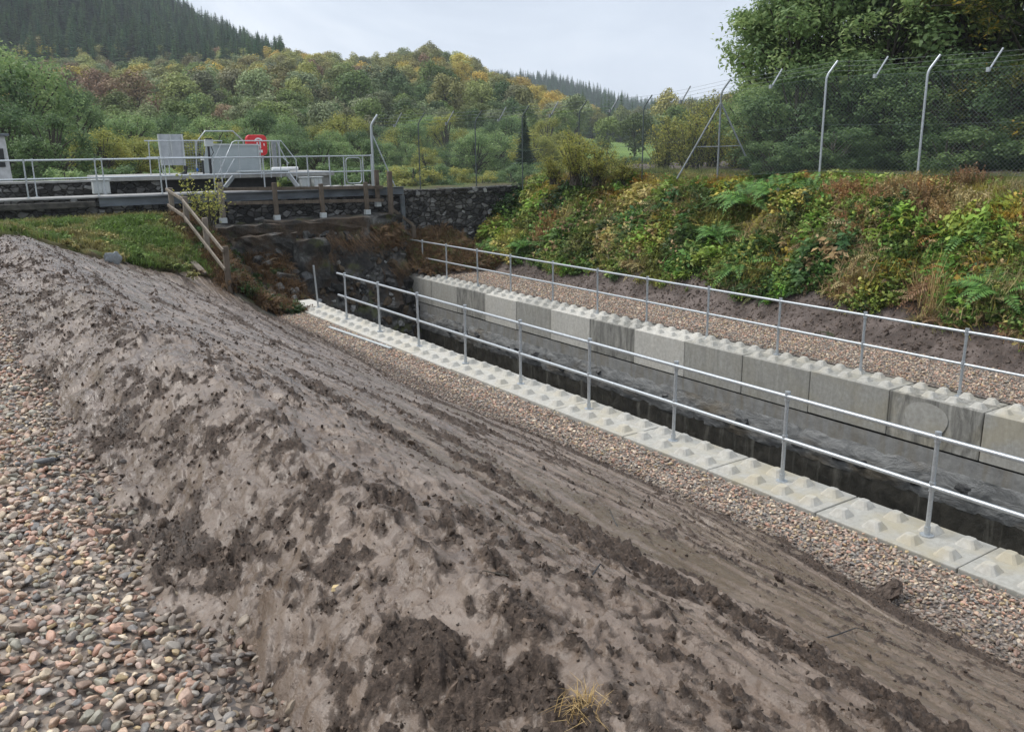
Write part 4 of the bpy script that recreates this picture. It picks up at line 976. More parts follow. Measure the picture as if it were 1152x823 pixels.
def hill_broadleaf(seed, n=2600, lobes=24):
    """unit tree: 1 high, crown about .75 wide"""
    rg = np.random.default_rng(seed); parts = []
    th = rg.uniform(0, 6.28, lobes); u = rg.uniform(-.75, 1, lobes); rr = np.sqrt(1-u*u)*rg.uniform(.45, 1, lobes)
    C = np.stack([.27*rr*np.cos(th), .27*rr*np.sin(th), .56+.30*u], 1); R = rg.uniform(.085, .15, lobes)
    w = rg.choice(lobes, n, p=R**2/(R**2).sum()); d = rg.normal(size=(n, 3)); d /= np.linalg.norm(d, axis=1, keepdims=True); d[:, 2] = np.abs(d[:, 2])*rg.choice([1, 1, 1, -1], n)
    P = C[w]+d*(R[w]*rg.uniform(.6, 1.12, n))[:, None]
    V, F = leaves(P, d*1.2+[0, 0, .3], .04, rg, .62, jit_=.45)
    lt = rg.uniform(.3, .7, lobes); t_ = np.repeat(np.clip(lt[w]+rg.normal(0, .16, n), 0, 1), 4)
    tv, tf = tubes([(np.array([[0, 0, -.05], [.01, 0, .3], [0, .01, .65]]), .022, .008)]+[(np.array([[0, 0, .25+.1*q_], c*.6+np.array([0, 0, .22]), c]), .009, .003) for q_, c in zip(rg.random(7), C[:7])], 5)
    V2, F2, T2 = merge([(V, F, t_), (tv, tf, .1)])
    mi = np.concatenate([np.zeros(len(F)), np.ones(len(tf))]); me = npmesh('tree', V2, F2, {'tint': T2}, mi)
    return me
def hill_conifer(seed, levels=30, per=7, w=.17):
    rg = np.random.default_rng(seed); P = []; D = []; S_ = []
    V = []; 
    for i in range(levels):
        z = .1+.9*(i/levels)**.92; R = w*(1-(z-.1)/.92)**.85*rg.uniform(.8, 1.15)+.006
        for a in rg.uniform(0, 6.28)+np.arange(per)*6.283/per+rg.normal(0, .2, per):
            L = R*rg.uniform(.75, 1.15); d = np.array([math.cos(a), math.sin(a), 0]); s_ = np.array([-d[1], d[0], 0]); wd = L*.32+.006; z_ = z+rg.normal(0, .006)
            o_ = np.array([0, 0, z_])
            V += [o_, o_+d*L*.55+s_*wd+[0, 0, -L*.22], o_+d*L+[0, 0, -L*.3], o_+d*L*.55-s_*wd+[0, 0, -L*.22]]
    V = np.array(V); F = np.arange(len(V)).reshape(-1, 4); t_ = np.repeat(np.clip(rg.normal(.5, .22, len(F)), 0, 1), 4)
    tv, tf = tubes([(np.array([[0, 0, -.03], [0, 0, .5], [0, 0, 1.02]]), .012, .001)], 5)
    V2, F2, T2 = merge([(V, F, t_), (tv, tf, 0.)]); mi = np.concatenate([np.zeros(len(F)), np.ones(len(tf))])
    return npmesh('conifer', V2, F2, {'tint': T2}, mi)
HB = [hill_broadleaf(500+i) for i in range(7)]
HC = [hill_conifer(520+i, w=(.15, .19, .17, .22)[i]) for i in range(4)]
for me in HB+HC: me.materials.append(M['leaf_hill']); me.materials.append(M['bark'])
COLS = {'green': (0.171, 0.228, 0.074), 'deep': (0.114, 0.171, 0.068), 'olive': (0.239, 0.245, 0.097), 'yellow': (0.500, 0.410, 0.103), 'russet': (0.285, 0.199, 0.125), 'grey': (0.228, 0.257, 0.137), 'birch': (0.319, 0.319, 0.114), 'spruce': (0.080, 0.171, 0.085), 'pine': (0.137, 0.228, 0.103)}
def place(me, name, x, y, z, h, w, col, label, cat, group):
    o = bpy.data.objects.new(name, me); COL.objects.link(o); o.location = (x, y, z); o.scale = (h*w, h*w, h); o.rotation_euler = (0, 0, RNG.uniform(0, 6.28))
    v = RNG.uniform(.62, 1.35); c = np.array(col)*v*RNG.uniform(.92, 1.08, 3); o['col'] = [float(q_) for q_ in c]; return tag(o, label, cat, group)
# hillside broadleaf wood: nearest ones are objects, the rest one mass
def polar(r0, r1, a0, a1, sp):
    out = []; r = r0
    while r < r1:
        s_ = sp*(1+.0*r); n = int((a1-a0)*r/s_); a = a0+(np.arange(n)+RNG.uniform(-.4, .4, n))*(a1-a0)/max(n, 1)
        out.append(np.stack([a, r+RNG.uniform(-.45, .45, n)*s_*.8], 1)); r += s_*.8
    return np.concatenate(out)
A0, A1 = az_of(-150), az_of(900)
T = polar(104, 322, A0, A1, 6.8)
nm_ = fbm(T[:, 0]*14, T[:, 1]*.03, 3, 130); T = T[fieldm(T[:, 0], T[:, 1]) < .1]
pxz = np.interp(T[:, 0], _azs, _pxs)
keep = ~((pxz > 560) & (T[:, 1] > 112) & (T[:, 1] < 258) & (pxz > 650) & (pxz < 748)); T = T[keep]; T = T[np.argsort(T[:, 1])]
kinds = list(COLS)
LAB = {'green': 'rounded mid green tree in the mixed wood on the hillside', 'deep': 'dark green rounded tree in the mixed wood on the hillside', 'olive': 'olive brown rounded tree in the mixed wood on the hillside',
       'yellow': 'bright yellow autumn tree in the mixed wood on the hillside', 'russet': 'russet brown autumn tree in the mixed wood on the hillside', 'grey': 'grey-green rounded tree in the mixed wood on the hillside', 'birch': 'yellow-green birch in the mixed wood on the hillside'}
far = []; cnt = 0
for a, r in T:
    x, y = r*math.sin(a), r*math.cos(a); z = float(zG(x, y)); c1 = float(fbm(x*.018, y*.018, 3, 131)); c2 = RNG.random(); px_ = float(np.interp(a, _azs, _pxs))
    low = r < 150
    if low: kd = 'green' if c2 < .5 else 'deep' if c2 < .72 else 'grey' if c2 < .88 else 'olive' if c2 < .96 else 'russet'
    else:
        s_ = c1*1.6+c2*.9
        kd = 'deep' if s_ < -.14 else 'green' if s_ < .1 else 'grey' if s_ < .26 else 'olive' if s_ < .52 else 'birch' if s_ < .9 else 'russet' if s_ < .98 else 'yellow'
        if 590 < px_ < 640 and c2 < .4: kd = 'yellow'
        if 300 < px_ < 420 and r > 240 and c2 < .5: kd = 'birch'
        if 60 < px_ < 160 and c2 < .25: kd = 'russet'
    h = RNG.uniform(6.5, 11.5) if not low else RNG.uniform(5.5, 8.5); w = RNG.uniform(.85, 1.2)
    if cnt < 285 and -40 < px_ < 860:
        place(HB[RNG.integers(7)], 'hillside_tree', x, y, z-.3, h, w, COLS[kd], LAB[kd], 'tree', kd+' trees of the hillside wood'); cnt += 1
    else: far.append((x, y, z-.3, h, w, kd))
def mass(name, L, meshes, nm):
    L = [q_ for q_ in L]; n = len(L)
    prot = []
    for i, me in enumerate(meshes):
        o = bpy.data.objects.new('%s_%02d' % (nm, i), me); COL.objects.link(o); prot.append(o)
    cl = proto_coll(nm, prot); P = np.array([q_[:3] for q_ in L]); h = np.array([q_[3] for q_ in L]); w = np.array([q_[4] for q_ in L])
    c = np.array([COLS[q_[5]] for q_ in L])*RNG.uniform(.78, 1.22, (n, 1))*RNG.uniform(.92, 1.08, (n, 3))
    rot = np.zeros((n, 3)); rot[:, 2] = RNG.uniform(0, 6.28, n)
    return tag(scatter(name, P, rot, np.stack([h*w, h*w, h], 1), RNG.integers(0, len(meshes), n), c, cl), kind='stuff')
mass('hillside_wood', far, HB, 'wood_tree')
L = []
for a, r in polar(292, 545, A0, az_of(336), 4.9):
    x, y = r*math.sin(a), r*math.cos(a); L.append((x, y, float(zG(x, y))-.5, RNG.uniform(9, 17), RNG.uniform(1.05, 1.6), 'spruce' if RNG.random() < .5 else 'pine'))
px0 = az_of(470)
for a, r in polar(640, 905, az_of(520), az_of(860), 7.5):
    x, y = r*math.sin(a), r*math.cos(a); L.append((x, y, float(zG(x, y))-.5, RNG.uniform(12, 21), RNG.uniform(1.1, 1.5), 'spruce'))
for a, r in polar(265, 330, az_of(655), az_of(900), 6):
    x, y = r*math.sin(a), r*math.cos(a); L.append((x, y, float(zG(x, y))-.5, RNG.uniform(8, 15), RNG.uniform(.9, 1.2), 'pine'))
mass('conifer_plantation', L, HC, 'plantation_tree')

# middle distance: trees and bushes beyond the fence, each its own crown and trunk
def crown_tree(seed, n=8500, lobes=46, leaf=.026, squat=1.):
    """unit tree with skeleton: returns crown mesh and trunk mesh"""
    rg = np.random.default_rng(seed); th = rg.uniform(0, 6.28, lobes); u = rg.uniform(-.9, 1, lobes); rr = np.sqrt(1-u*u)*rg.uniform(.35, 1, lobes)**.6
    C = np.stack([.36*rr*np.cos(th), .36*rr*np.sin(th), .55+.36*u], 1)*[1, 1, squat]; R = rg.uniform(.06, .13, lobes)
    w = rg.choice(lobes, n, p=R**2/(R**2).sum()); d = rg.normal(size=(n, 3)); d /= np.linalg.norm(d, axis=1, keepdims=True)
    P = C[w]+d*(R[w]*rg.uniform(.25, 1.15, n))[:, None]
    V, F = leaves(P, d+[0, 0, .55], leaf, rg, .5, jit_=.55)
    lt = rg.uniform(.25, .75, lobes); T_ = np.repeat(np.clip(lt[w]+rg.normal(0, .17, n), 0, 1), 4)
    cm = npmesh('crown', V, F, {'tint': T_})
    paths = [(np.array([[0, 0, -.04], [.01, 0, .25], [-.01, .01, .6], [0, 0, .85]])*[1, 1, squat], .026, .006)]
    for c in C: 
        s_ = rg.uniform(.12, .5)*squat; paths.append((np.array([[0, 0, s_], c*[.5, .5, .0]+[0, 0, (s_+c[2])*.5+.02], c, c*[1.06, 1.06, 1.03]]), .009, .0022))
    tm = npmesh('trunk', *tubes(paths, 5)); return cm, tm
CT = [crown_tree(600+i) for i in range(4)]+[crown_tree(610+i, 5500, 30, .036, .8) for i in range(3)]
def two(me2, m_): 
    c = me2.copy(); c.materials.clear(); c.materials.append(m_); return c
_cache = {}
def tree2(i, leafkey, name, x, y, z, h, w, label, cat, group=None, rz=None):
    if (i, leafkey) not in _cache: _cache[(i, leafkey)] = two(CT[i][0], M[leafkey])
    if not CT[i][1].materials: CT[i][1].materials.append(M['bark'])
    t = thing(name, (x, y, z), label, cat, group, RNG.uniform(0, 6.28) if rz is None else rz)
    for nm, me in (('crown', _cache[(i, leafkey)]), ('trunk', CT[i][1])):
        o = bpy.data.objects.new(nm, me); COL.objects.link(o); o.parent = t; o.scale = (h*w, h*w, h)
    return t
def ztop(px, py, r):   # height of the world point seen at that elevation
    return 4+r*tan_of(px, py)
def stand(px, r): a = az_of(px); return r*math.sin(a), r*math.cos(a)
for i, (px, r, ty, w, key, lb) in enumerate((
        (-30, 62, 42, 1.0, 'leaf_dark', 'tall dark green tree cut by the left edge beyond the dam'), (28, 66, 48, 1.05, 'leaf_ash', 'big spreading green tree right of the hut beyond the dam'),
        (82, 72, 92, .95, 'leaf_dark', 'dark green tree on the right flank of the big spreading tree'), (2, 52, 112, 1.2, 'leaf_dark', 'dense dark bushy tree directly behind the hut'),
        (58, 50, 124, 1.2, 'leaf_dark', 'dark leafy tree behind the bare stretch of parapet'), (112, 54, 142, 1.3, 'leaf_olive', 'pale olive bushy tree left of the pale board'))):
    x, y = stand(px, r); tree2(i % 4, key, 'leafy_tree', x, y, 1.7, ztop(px, ty, r)-1.7, w, lb, 'tree', 'trees beyond the dam')
spec = []
for px in np.arange(105, 880, 19): spec.append((px+RNG.uniform(-8, 8), RNG.uniform(78, 100), RNG.uniform(118, 146) if px < 640 else RNG.uniform(128, 150), RNG.uniform(.9, 1.25)))
for px in np.arange(120, 660, 21): spec.append((px+RNG.uniform(-8, 8), RNG.uniform(55, 72), RNG.uniform(142, 166), RNG.uniform(1., 1.4)))
lk = ['leaf_dark', 'leaf_ash', 'leaf_ash', 'leaf_olive', 'leaf_dark']
for px, r, ty, w in spec:
    if 652 < px < 746: continue
    key = lk[RNG.integers(5)]; x, y = stand(px, r); z = float(zG(x, y))-.2
    tree2(RNG.integers(4), key, 'leafy_tree', x, y, z, ztop(px, ty, r)-z, w*1.1, {'leaf_dark': 'dark green tree in the belt between the dam and the hill', 'leaf_ash': 'fresh green tree in the belt between the dam and the hill', 'leaf_olive': 'olive yellow tree in the belt between the dam and the hill'}[key], 'tree', key.replace('leaf_', '')+' trees of the belt behind the dam')
lk = ['leaf_dark', 'leaf_dark', 'leaf_dark', 'leaf_ash', 'leaf_olive']
for px in list(np.arange(345, 660, 12))+list(np.arange(352, 650, 15))+list(np.arange(20, 345, 22)):
    r = RNG.uniform(39.5, 52); ty = RNG.uniform(170, 192); key = lk[RNG.integers(5)]; x, y = stand(px+RNG.uniform(-6, 6), r)
    tree2(4+RNG.integers(3), key, 'bush', x, y, 1.8, max(1.3, ztop(px, ty, r)-1.8), RNG.uniform(1.2, 1.7), {'leaf_dark': 'dark green bush on the ground beyond the dam fence', 'leaf_ash': 'fresh green bush on the ground beyond the dam fence', 'leaf_olive': 'yellowish bush on the ground beyond the dam fence'}[key], 'bush', key.replace('leaf_', '')+' bushes beyond the dam fence')
for px in np.arange(655, 760, 11):
    r = RNG.uniform(60, 100); x, y = stand(px+RNG.uniform(-5, 5), r); tree2(4+RNG.integers(3), 'leaf_dark', 'bush', x, y, 1.7, max(1.5, ztop(px, RNG.uniform(168, 173), r)-1.7), RNG.uniform(1.5, 2.2), 'low dark bush in front of the bright field', 'bush', 'bushes before the field')
# dark cone-shaped conifer by the fence
x, y = stand(590, 46); t = thing('conifer_tree', (x, y, 1.7), 'dark cone-shaped conifer standing alone behind the chain link fence', 'tree')
cm = hill_conifer(530, 46, 11, .2); cm.materials.append(M['needle']); cm.materials.append(M['bark']); o = link('crown', cm, None, t); hh = ztop(590, 124, 46)-1.7; o.scale = (hh*1.15, hh*1.15, hh)

# ------------------------------------------------------------------ big trees at the right
def big_tree(seed, name, loc, H_, R_, key, label, nleaf=34000, leaf=.19, low=.05, droop=.35, group='tall trees behind the fence on the right'):
    rg = np.random.default_rng(seed); t = thing(name, loc, label, 'tree', group); paths = []; tw = []
    tr = np.array([[0, 0, -.3], [.1, 0, H_*.2], [-.1, .15, H_*.45], [.1, .1, H_*.7], [0, 0, H_*.92]]); paths.append((tr, .17, .04))
    nl = 44
    for i in range(nl):
        f = low+(.95-low)*(i/nl)**.85; base = np.array([np.interp(f, np.linspace(0, 1, 5), tr[:, q_]) for q_ in range(3)]); a = i*2.4+rg.uniform(-.5, .5)
        L_ = R_*rg.uniform(.65, 1.1)*(1-.62*max(0, f-.35)/.65)*(1 if f > .25 else .85); up = rg.uniform(.15, .6)
        d = np.array([math.cos(a), math.sin(a), up]); e = base+d*L_; m1 = base+d*L_*.5+[0, 0, .25*L_*.3]
        e[2] -= droop*L_*.35; pth = np.array([base, m1, e]); paths.append((pth, .065*(1-f*.5), .015))
        for j in range(11):
            g_ = rg.uniform(.25, 1.); b0 = np.array([np.interp(g_, [0, .5, 1], pth[:, q_]) for q_ in range(3)]); dd = d*.6+rg.normal(0, .75, 3); dd[2] += .1; l2 = L_*rg.uniform(.14, .34)
            e2 = b0+dd/np.linalg.norm(dd)*l2; e2[2] -= droop*l2*.4; paths.append((np.array([b0, (b0+e2)/2+[0, 0, .05], e2]), .014, .004)); tw.append((b0, e2))
    tv, tf = tubes(paths, 6); o = link('trunk', npmesh('trunk', tv, tf), M['bark'], t)
    n = nleaf; w = rg.integers(0, len(tw), n); B0 = np.array([q_[0] for q_ in tw])[w]; B1 = np.array([q_[1] for q_ in tw])[w]; g_ = rg.uniform(.15, 1.1, n)[:, None]
    P = B0+(B1-B0)*g_+rg.normal(0, .19, (n, 3))*np.array([1, 1, .75])
    ax = (B1-B0)/(np.linalg.norm(B1-B0, axis=1, keepdims=True)+1e-6)*.5+np.array([0, 0, -droop])
    V, F = leaves(P, np.array([[0, 0, 1.]])+rg.normal(0, .3, (n, 3)), leaf, rg, .42, ax, .5)
    lt = rg.uniform(.2, .8, len(tw))[w]; T_ = np.repeat(np.clip(lt*.8+.1+rg.normal(0, .16, n), 0, 1), 4)
    link('crown', npmesh('crown', V, F, {'tint': T_}), M[key], t); return t
def bt(seed, px, D, H_, R_, key, label, **k_):
    p_ = atD(px, 190, D); big_tree(seed, 'tall_tree', (p_[0], p_[1], 3.2), H_, R_, key, label, **k_)
bt(706, 885, 31, 9.5, 2.5, 'leaf_ash', 'smaller ash leaning out to the left edge of the tall group', nleaf=42000, droop=.5)
bt(701, 925, 30, 13, 3.3, 'leaf_ash', 'tall ash with feathery pale green sprays at the edge of the open sky')
bt(702, 990, 34, 15, 4.6, 'leaf_ash', 'tallest tree, standing furthest back in the middle of the group behind the fence', nleaf=36000, droop=.25)
bt(703, 1075, 29, 14, 4.2, 'leaf_ash', 'dense tree right of the middle tree behind the fence', nleaf=36000, low=.04, droop=.2)
bt(704, 1150, 26.5, 12, 3.9, 'leaf_turn', 'tree with yellowing leaves at the right edge of the view', nleaf=42000, leaf=.16, low=.04, droop=.2)
bt(705, 1260, 27, 13, 4.5, 'leaf_dark', 'dark tree beyond the right edge', nleaf=40000)
for i, (px, D, h, w, key, lb) in enumerate(((890, 27.5, 3.4, 1.1, 'leaf_dark', 'dark bushy thicket left of the second fence post from the right'), (950, 27, 3.8, 1.2, 'leaf_dark', 'dark thicket behind the mesh between the two right fence posts'), (1010, 26, 3.3, 1.3, 'leaf_dark', 'dark low thicket just left of the right fence post'),
        (1070, 25.5, 3.6, 1.3, 'leaf_dark', 'dark thicket just right of the right fence post'), (1130, 24.5, 3.4, 1.2, 'leaf_turn', 'yellow-flecked thicket at the right end of the fence'), (1190, 24, 3.4, 1.3, 'leaf_dark', 'dark thicket past the right edge of the view'), (850, 29, 3.0, 1.1, 'leaf_ash', 'green bush right of the braced fence post'),
        (985, 29, 7.4, .95, 'leaf_ash', 'tall fresh green leafy tree close behind the two right fence posts'), (1100, 28, 7.8, .95, 'leaf_ash', 'tall fresh green leafy tree close behind the right end of the fence'), (900, 30, 6.6, .85, 'leaf_ash', 'fresh green leafy tree filling the space below the feathery ash'), (1040, 29.5, 8.6, .8, 'leaf_dark', 'tallest dark leafy tree between the two fresh green trees by the right fence posts'))):
    p_ = atD(px, 195, D); tree2(i % 4, key, 'thicket', p_[0], p_[1], 3.1, h, w*1.15, lb, 'bush', 'thickets behind the fence on the right')
for i, px in enumerate((868, 900, 935, 968, 1000, 1035, 1062, 1095, 1128, 1160)):
    D = RNG.uniform(24.4, 26.2) if px < 1060 else RNG.uniform(23.2, 24.4); p_ = atD(px, 195, D)
    tree2(4+i % 3, 'leaf_dark', 'bush', p_[0], p_[1], 3.0, RNG.uniform(1.5, 2.3), 1.7, 'low dark bush close behind the mesh under the tall trees', 'bush', 'low bushes behind the fence on the right')
def loose_shrub(seed, stems=30, per=130):
    rg = np.random.default_rng(seed); paths = []; C = []; NX = []
    for i in range(stems):
        a = rg.uniform(0, 6.28); sp = rg.uniform(.05, .42); h = rg.uniform(.55, 1.02)*(1-.5*sp); b0 = np.array([rg.normal(0, .06), rg.normal(0, .06), 0]); e = np.array([math.cos(a)*sp, math.sin(a)*sp, h]); m_ = np.array([math.cos(a)*sp*.55, math.sin(a)*sp*.55, h*.6]); paths.append((np.array([b0, m_, e]), .008, .002))
        for j in range(7):
            g_ = rg.uniform(.25, .95); b1 = (1-g_)**2*b0+2*g_*(1-g_)*m_+g_*g_*e; e1 = b1+np.array([rg.normal(0, .09), rg.normal(0, .09), rg.uniform(.02, .14)]); paths.append((np.array([b1, (b1+e1)/2, e1]), .003, .001))
            q_ = rg.uniform(.1, 1.15, per//7)[:, None]; C.append(b1+(e1-b1)*q_+rg.normal(0, .02, (per//7, 3)))
    C = np.concatenate(C); V, F = leaves(C, np.tile([0, 0, .7], (len(C), 1)), .032, rg, .5, None, .7); T_ = np.repeat(np.clip(rg.normal(.55, .24, len(C)), 0, 1), 4)
    return npmesh('crown', V, F, {'tint': T_}), npmesh('trunk', *tubes(paths, 4))
LS0 = len(CT); CT += [loose_shrub(640+i) for i in range(4)]
# yellow-green shrubs round the corner of the fence
for i, (px, D, ty, w, lb) in enumerate(((622, 30.2, 172, 1.0, 'yellow-green shrub over the end of the stone wall'), (648, 29.3, 142, .72, 'tallest yellow-green shrub in front of the fence above the wall end'), (672, 28.8, 158, .9, 'yellow-green shrub right of the tallest one in front of the fence'), (700, 28.2, 172, 1.1, 'low yellow-green shrub left of the plain fence post'),
        (748, 31, 128, .6, 'upright yellow-green shrub just right of the plain fence post, behind the mesh'), (775, 30, 112, .62, 'tall upright yellow-green shrub between the plain and the braced post'), (798, 32, 104, .55, 'tallest upright shrub right behind the braced post'), (830, 30, 128, .7, 'olive shrub right of the braced post'), (862, 31, 140, .9, 'olive shrub between the braced post and the tall ash'))):
    p_ = atD(px, 195, D); z = 2.5 if D < 30 and px < 640 else 2.9; zt = CAM[2]+(ray(px, ty)*D)[2]
    tree2(LS0+i % 4, 'leaf_olive', 'shrub', p_[0], p_[1], z-.1, (zt-z)*1.08, w*1.6, lb, 'shrub', 'yellow-green shrubs at the corner of the fence')

# ------------------------------------------------------------------ undergrowth on the bank
def sprig(seed, stems, per, ll, asp, spread, hgt, droop=.3):
    rg = np.random.default_rng(seed); parts = []
    paths = []; C = []; AX = []
    for i in range(stems):
        a = rg.uniform(0, 6.28); sp = spread*rg.uniform(.4, 1); h = hgt*rg.uniform(.55, 1.1)
        p0 = rg.normal(0, .06, 3)*[1, 1, 0]; e = np.array([math.cos(a)*sp, math.sin(a)*sp, h*(1-droop)]); m_ = np.array([math.cos(a)*sp*.4, math.sin(a)*sp*.4, h*.85])
        paths.append((np.array([p0, m_, e]), .012, .005))
        for g_ in np.linspace(.25, 1.02, per):
            b = (1-g_)**2*p0+2*g_*(1-g_)*m_+g_*g_*e; C.append(b+rg.normal(0, ll*.35, 3)); d = rg.normal(size=3); d[2] *= .4; AX.append(d+np.array([math.cos(a), math.sin(a), -.2])*.6)
    C = np.array(C); AX = np.array(AX); V, F = leaves(C, np.tile([0, 0, 1.], (len(C), 1)), ll, rg, asp, AX, .42)
    t_ = np.repeat(np.clip(rg.normal(.5, .24, len(F)), 0, 1), 4); tv, tf = tubes(paths, 4)
    V2, F2, T2 = merge([(V, F, t_), (tv, tf, .15)]); me = npmesh('sprig', V2, F2, {'tint': T2}); return link('sprig', me, M['leaf_inst'])
def tuft(seed, n, h, wd, spread, m_='leaf_inst', nm='tuft', curl=.5):
    rg = np.random.default_rng(seed); V = []; T_ = []
    for i in range(n):
        a = rg.uniform(0, 6.28); d = np.array([math.cos(a), math.sin(a), 0]); s_ = np.array([-d[1], d[0], 0])*wd; l_ = h*rg.uniform(.5, 1.15); b = rg.normal(0, spread*.3, 3)*[1, 1, 0]; k_ = rg.uniform(.1, 1)*curl
        p1 = b+d*l_*k_*.3+[0, 0, l_*.55]; p2 = b+d*l_*k_+[0, 0, l_*(1-.45*k_)]
        V += [b-s_, b+s_, p1+s_*.8, p1-s_*.8, p1-s_*.8, p1+s_*.8, p2+s_*.15, p2-s_*.15]; T_ += [np.clip(rg.normal(.45, .25), 0, 1)]*8
    V = np.array(V); me = npmesh(nm, V, np.arange(len(V)).reshape(-1, 4), {'tint': np.array(T_)}); return link(nm, me, M[m_])
def frond_mesh(seed, n, L_, nm, tilt=(.5, 1.1), pin=20, wid=.2):
    rg = np.random.default_rng(seed); parts = []
    for i in range(n):
        a = i*6.283/n+rg.uniform(-.4, .4); el = rg.uniform(*tilt); l_ = L_*rg.uniform(.7, 1.1); d = np.array([math.cos(a), math.sin(a), 0]); s_ = np.array([-d[1], d[0], 0])
        g_ = np.linspace(0, 1, pin+1); rr = l_*(g_*math.cos(el)+.25*g_**2); zz = l_*(g_*math.sin(el)-.62*g_**2.2); pts = d[None]*rr[:, None]+np.array([0, 0, 1.])*zz[:, None]
        tv, tf = tubes([(pts, .007*L_, .002)], 3); parts.append((tv, tf, .3))
        V = []
        tang = np.gradient(pts, axis=0); tang /= np.linalg.norm(tang, axis=1, keepdims=True)
        for k_ in range(2, pin+1):
            w_ = wid*l_*math.sin(math.pi*(.06+.94*(k_/pin))**.75)**.9+.012*l_; st = l_/pin
            for sg in (1, -1):
                dv = s_*sg+tang[k_]*.35+np.array([0, 0, -.12+rg.normal(0, .08)]); dv /= np.linalg.norm(dv); w2 = tang[k_]*st*.42; b = pts[k_]
                V += [b-w2*.6, b+dv*w_*.45-w2, b+dv*w_, b+dv*w_*.45+w2]
        V = np.array(V); parts.append((V, np.arange(len(V)).reshape(-1, 4), np.repeat(np.clip(rg.normal(.5, .2, len(V)//4), 0, 1), 4)))
    V, F, T_ = merge(parts); return npmesh(nm, V, F, {'tint': T_})
def spire(seed):
    rg = np.random.default_rng(seed); parts = []; paths = []; C = []; AX = []
    for i in range(5):
        b = rg.normal(0, .12, 3)*[1, 1, 0]; e = b+np.array([rg.normal(0, .16), rg.normal(0, .16), rg.uniform(.7, 1.1)]); paths.append((np.array([b, (b+e)/2, e]), .012, .006))
        for g_ in np.linspace(.25, 1, 26): C.append(b+(e-b)*g_+rg.normal(0, .035, 3)); AX.append(rg.normal(size=3)+[0, 0, .5])
    C = np.array(C); V, F = leaves(C, rg.normal(size=C.shape), .12, rg, .38, np.array(AX), .8); tv, tf = tubes(paths, 4)
    V2, F2, T2 = merge([(V, F, np.repeat(np.clip(rg.normal(.5, .25, len(F)), 0, 1), 4)), (tv, tf, .1)]); return link('spire', npmesh('spire', V2, F2, {'tint': T2}), M['leaf_inst'])
pr_ = [sprig(800, 7, 9, .16, .62, .5, .42), sprig(801, 9, 8, .12, .7, .45, .5), sprig(802, 6, 12, .1, .5, .6, .35), sprig(803, 8, 7, .2, .5, .42, .55, .15), tuft(804, 46, .55, .008, .6), tuft(805, 34, .4, .009, .8, curl=1.)]
fm_ = frond_mesh(806, 6, .8, 'deadfrond', (.35, .9), 16); fo = link('zfrond', fm_, M['leaf_inst']); pr_ += [spire(807), spire(808), fo]
for i, o in enumerate(pr_): o.name = 'u%02d' % i
UND = proto_coll('undergrowth_protos', pr_)
n = 42000; x = RNG.uniform(16.0, 21.6, n); y = RNG.uniform(4.5, 27.6, n)
b = barem(x, y); cover = ss(.75, .25, b+RNG.normal(0, .12, n)); cover = cover*(1-.8*ss(.12, .38, fbm(x*1.0, y*.8, 3, 146)+.25*ss(2.2, .6, zR(x, y))-.12)); keep = RNG.random(n) < cover*np.where(x > 20.3, .45, 1.)*ss(27.6, 27.0, y-(x > 18)*1.5) ; x, y = x[keep], y[keep]; n = len(x)
z = zR(x, y); h_ = np.clip((z)/3.2, 0, 1)
ns = 430; sx = RNG.uniform(16.0, 21.6, ns); sy = RNG.uniform(4, 28, ns); sh = np.clip(zR(sx, sy)/3.2, 0, 1); sr = ss(16, 11.5, sy); sl = ss(13, 18, sy)
SP = []
for i in range(ns):
    w = np.array([2.6, 2.4, 1.5, .35+3.6*ss(.55, .95, sh[i])*sl[i]+1.6*sh[i]*sr[i], .2+5.5*ss(.35, .85, sh[i])*sr[i], .7+2.2*sr[i], 1.1+.9*sr[i], 1.2]); SP.append(RNG.choice(8, p=w/w.sum()))
SP = np.array(SP); SB = np.exp(RNG.normal(0, .3, ns)); ST = RNG.uniform(.78, 1.22, ns)
qx = x+.16*RNG.normal(size=n); qy = y+.2*RNG.normal(size=n)
D2 = (qx[:, None]-sx[None])**2*1.3+(qy[:, None]-sy[None])**2; near_ = D2.argmin(1); dist = np.sqrt(D2[np.arange(n), near_]); sp_ = SP[near_]
PT = {0: ([0, 1], (.12, .2, .045)), 1: ([2, 1], (.15, .23, .055)), 2: ([4, 5, 2], (.24, .28, .075)), 3: ([4, 5, 2, 1], (.42, .31, .06)), 4: ([6, 7, 7, 2], (.42, .25, .125)), 5: ([8, 4, 5, 5], (.42, .31, .18)), 6: ([3, 3, 1], (.22, .36, .065)), 7: ([0, 3, 8], (.07, .135, .045))}
idx = np.zeros(n, int); cols = np.zeros((n, 3))
for k_, (ids, cc) in PT.items():
    m_ = sp_ == k_; idx[m_] = RNG.choice(ids, m_.sum()); cols[m_] = np.array(cc)
cols = cols*np.array([1.2, 1.14, 1.05])*(SB[near_]*RNG.uniform(.65, 1.35, n))[:, None]*np.stack([ST[near_]*RNG.uniform(.85, 1.2, n), np.ones(n), RNG.uniform(.8, 1.2, n)], 1)
cols = np.minimum(cols, [.48, .4, .2]); dead = RNG.random(n) < .06; cols[dead] = np.array([.4, .28, .14])*RNG.uniform(.5, 1.2, (dead.sum(), 1))
flat = x > 20.3; idx[flat] = RNG.choice([4, 5], flat.sum()); cols[flat] = np.array([.2, .23, .065])*RNG.uniform(.7, 1.3, (flat.sum(), 1))
s = RNG.uniform(.42, .8, n)*np.clip(1.45-dist/.42*.62, .4, 1.5)*np.where(sp_ == 4, .72, 1.)*np.where(flat, .7, 1.)*np.where(h_ < .22, .7, 1.)*(1-.35*ss(.72, .95, h_))
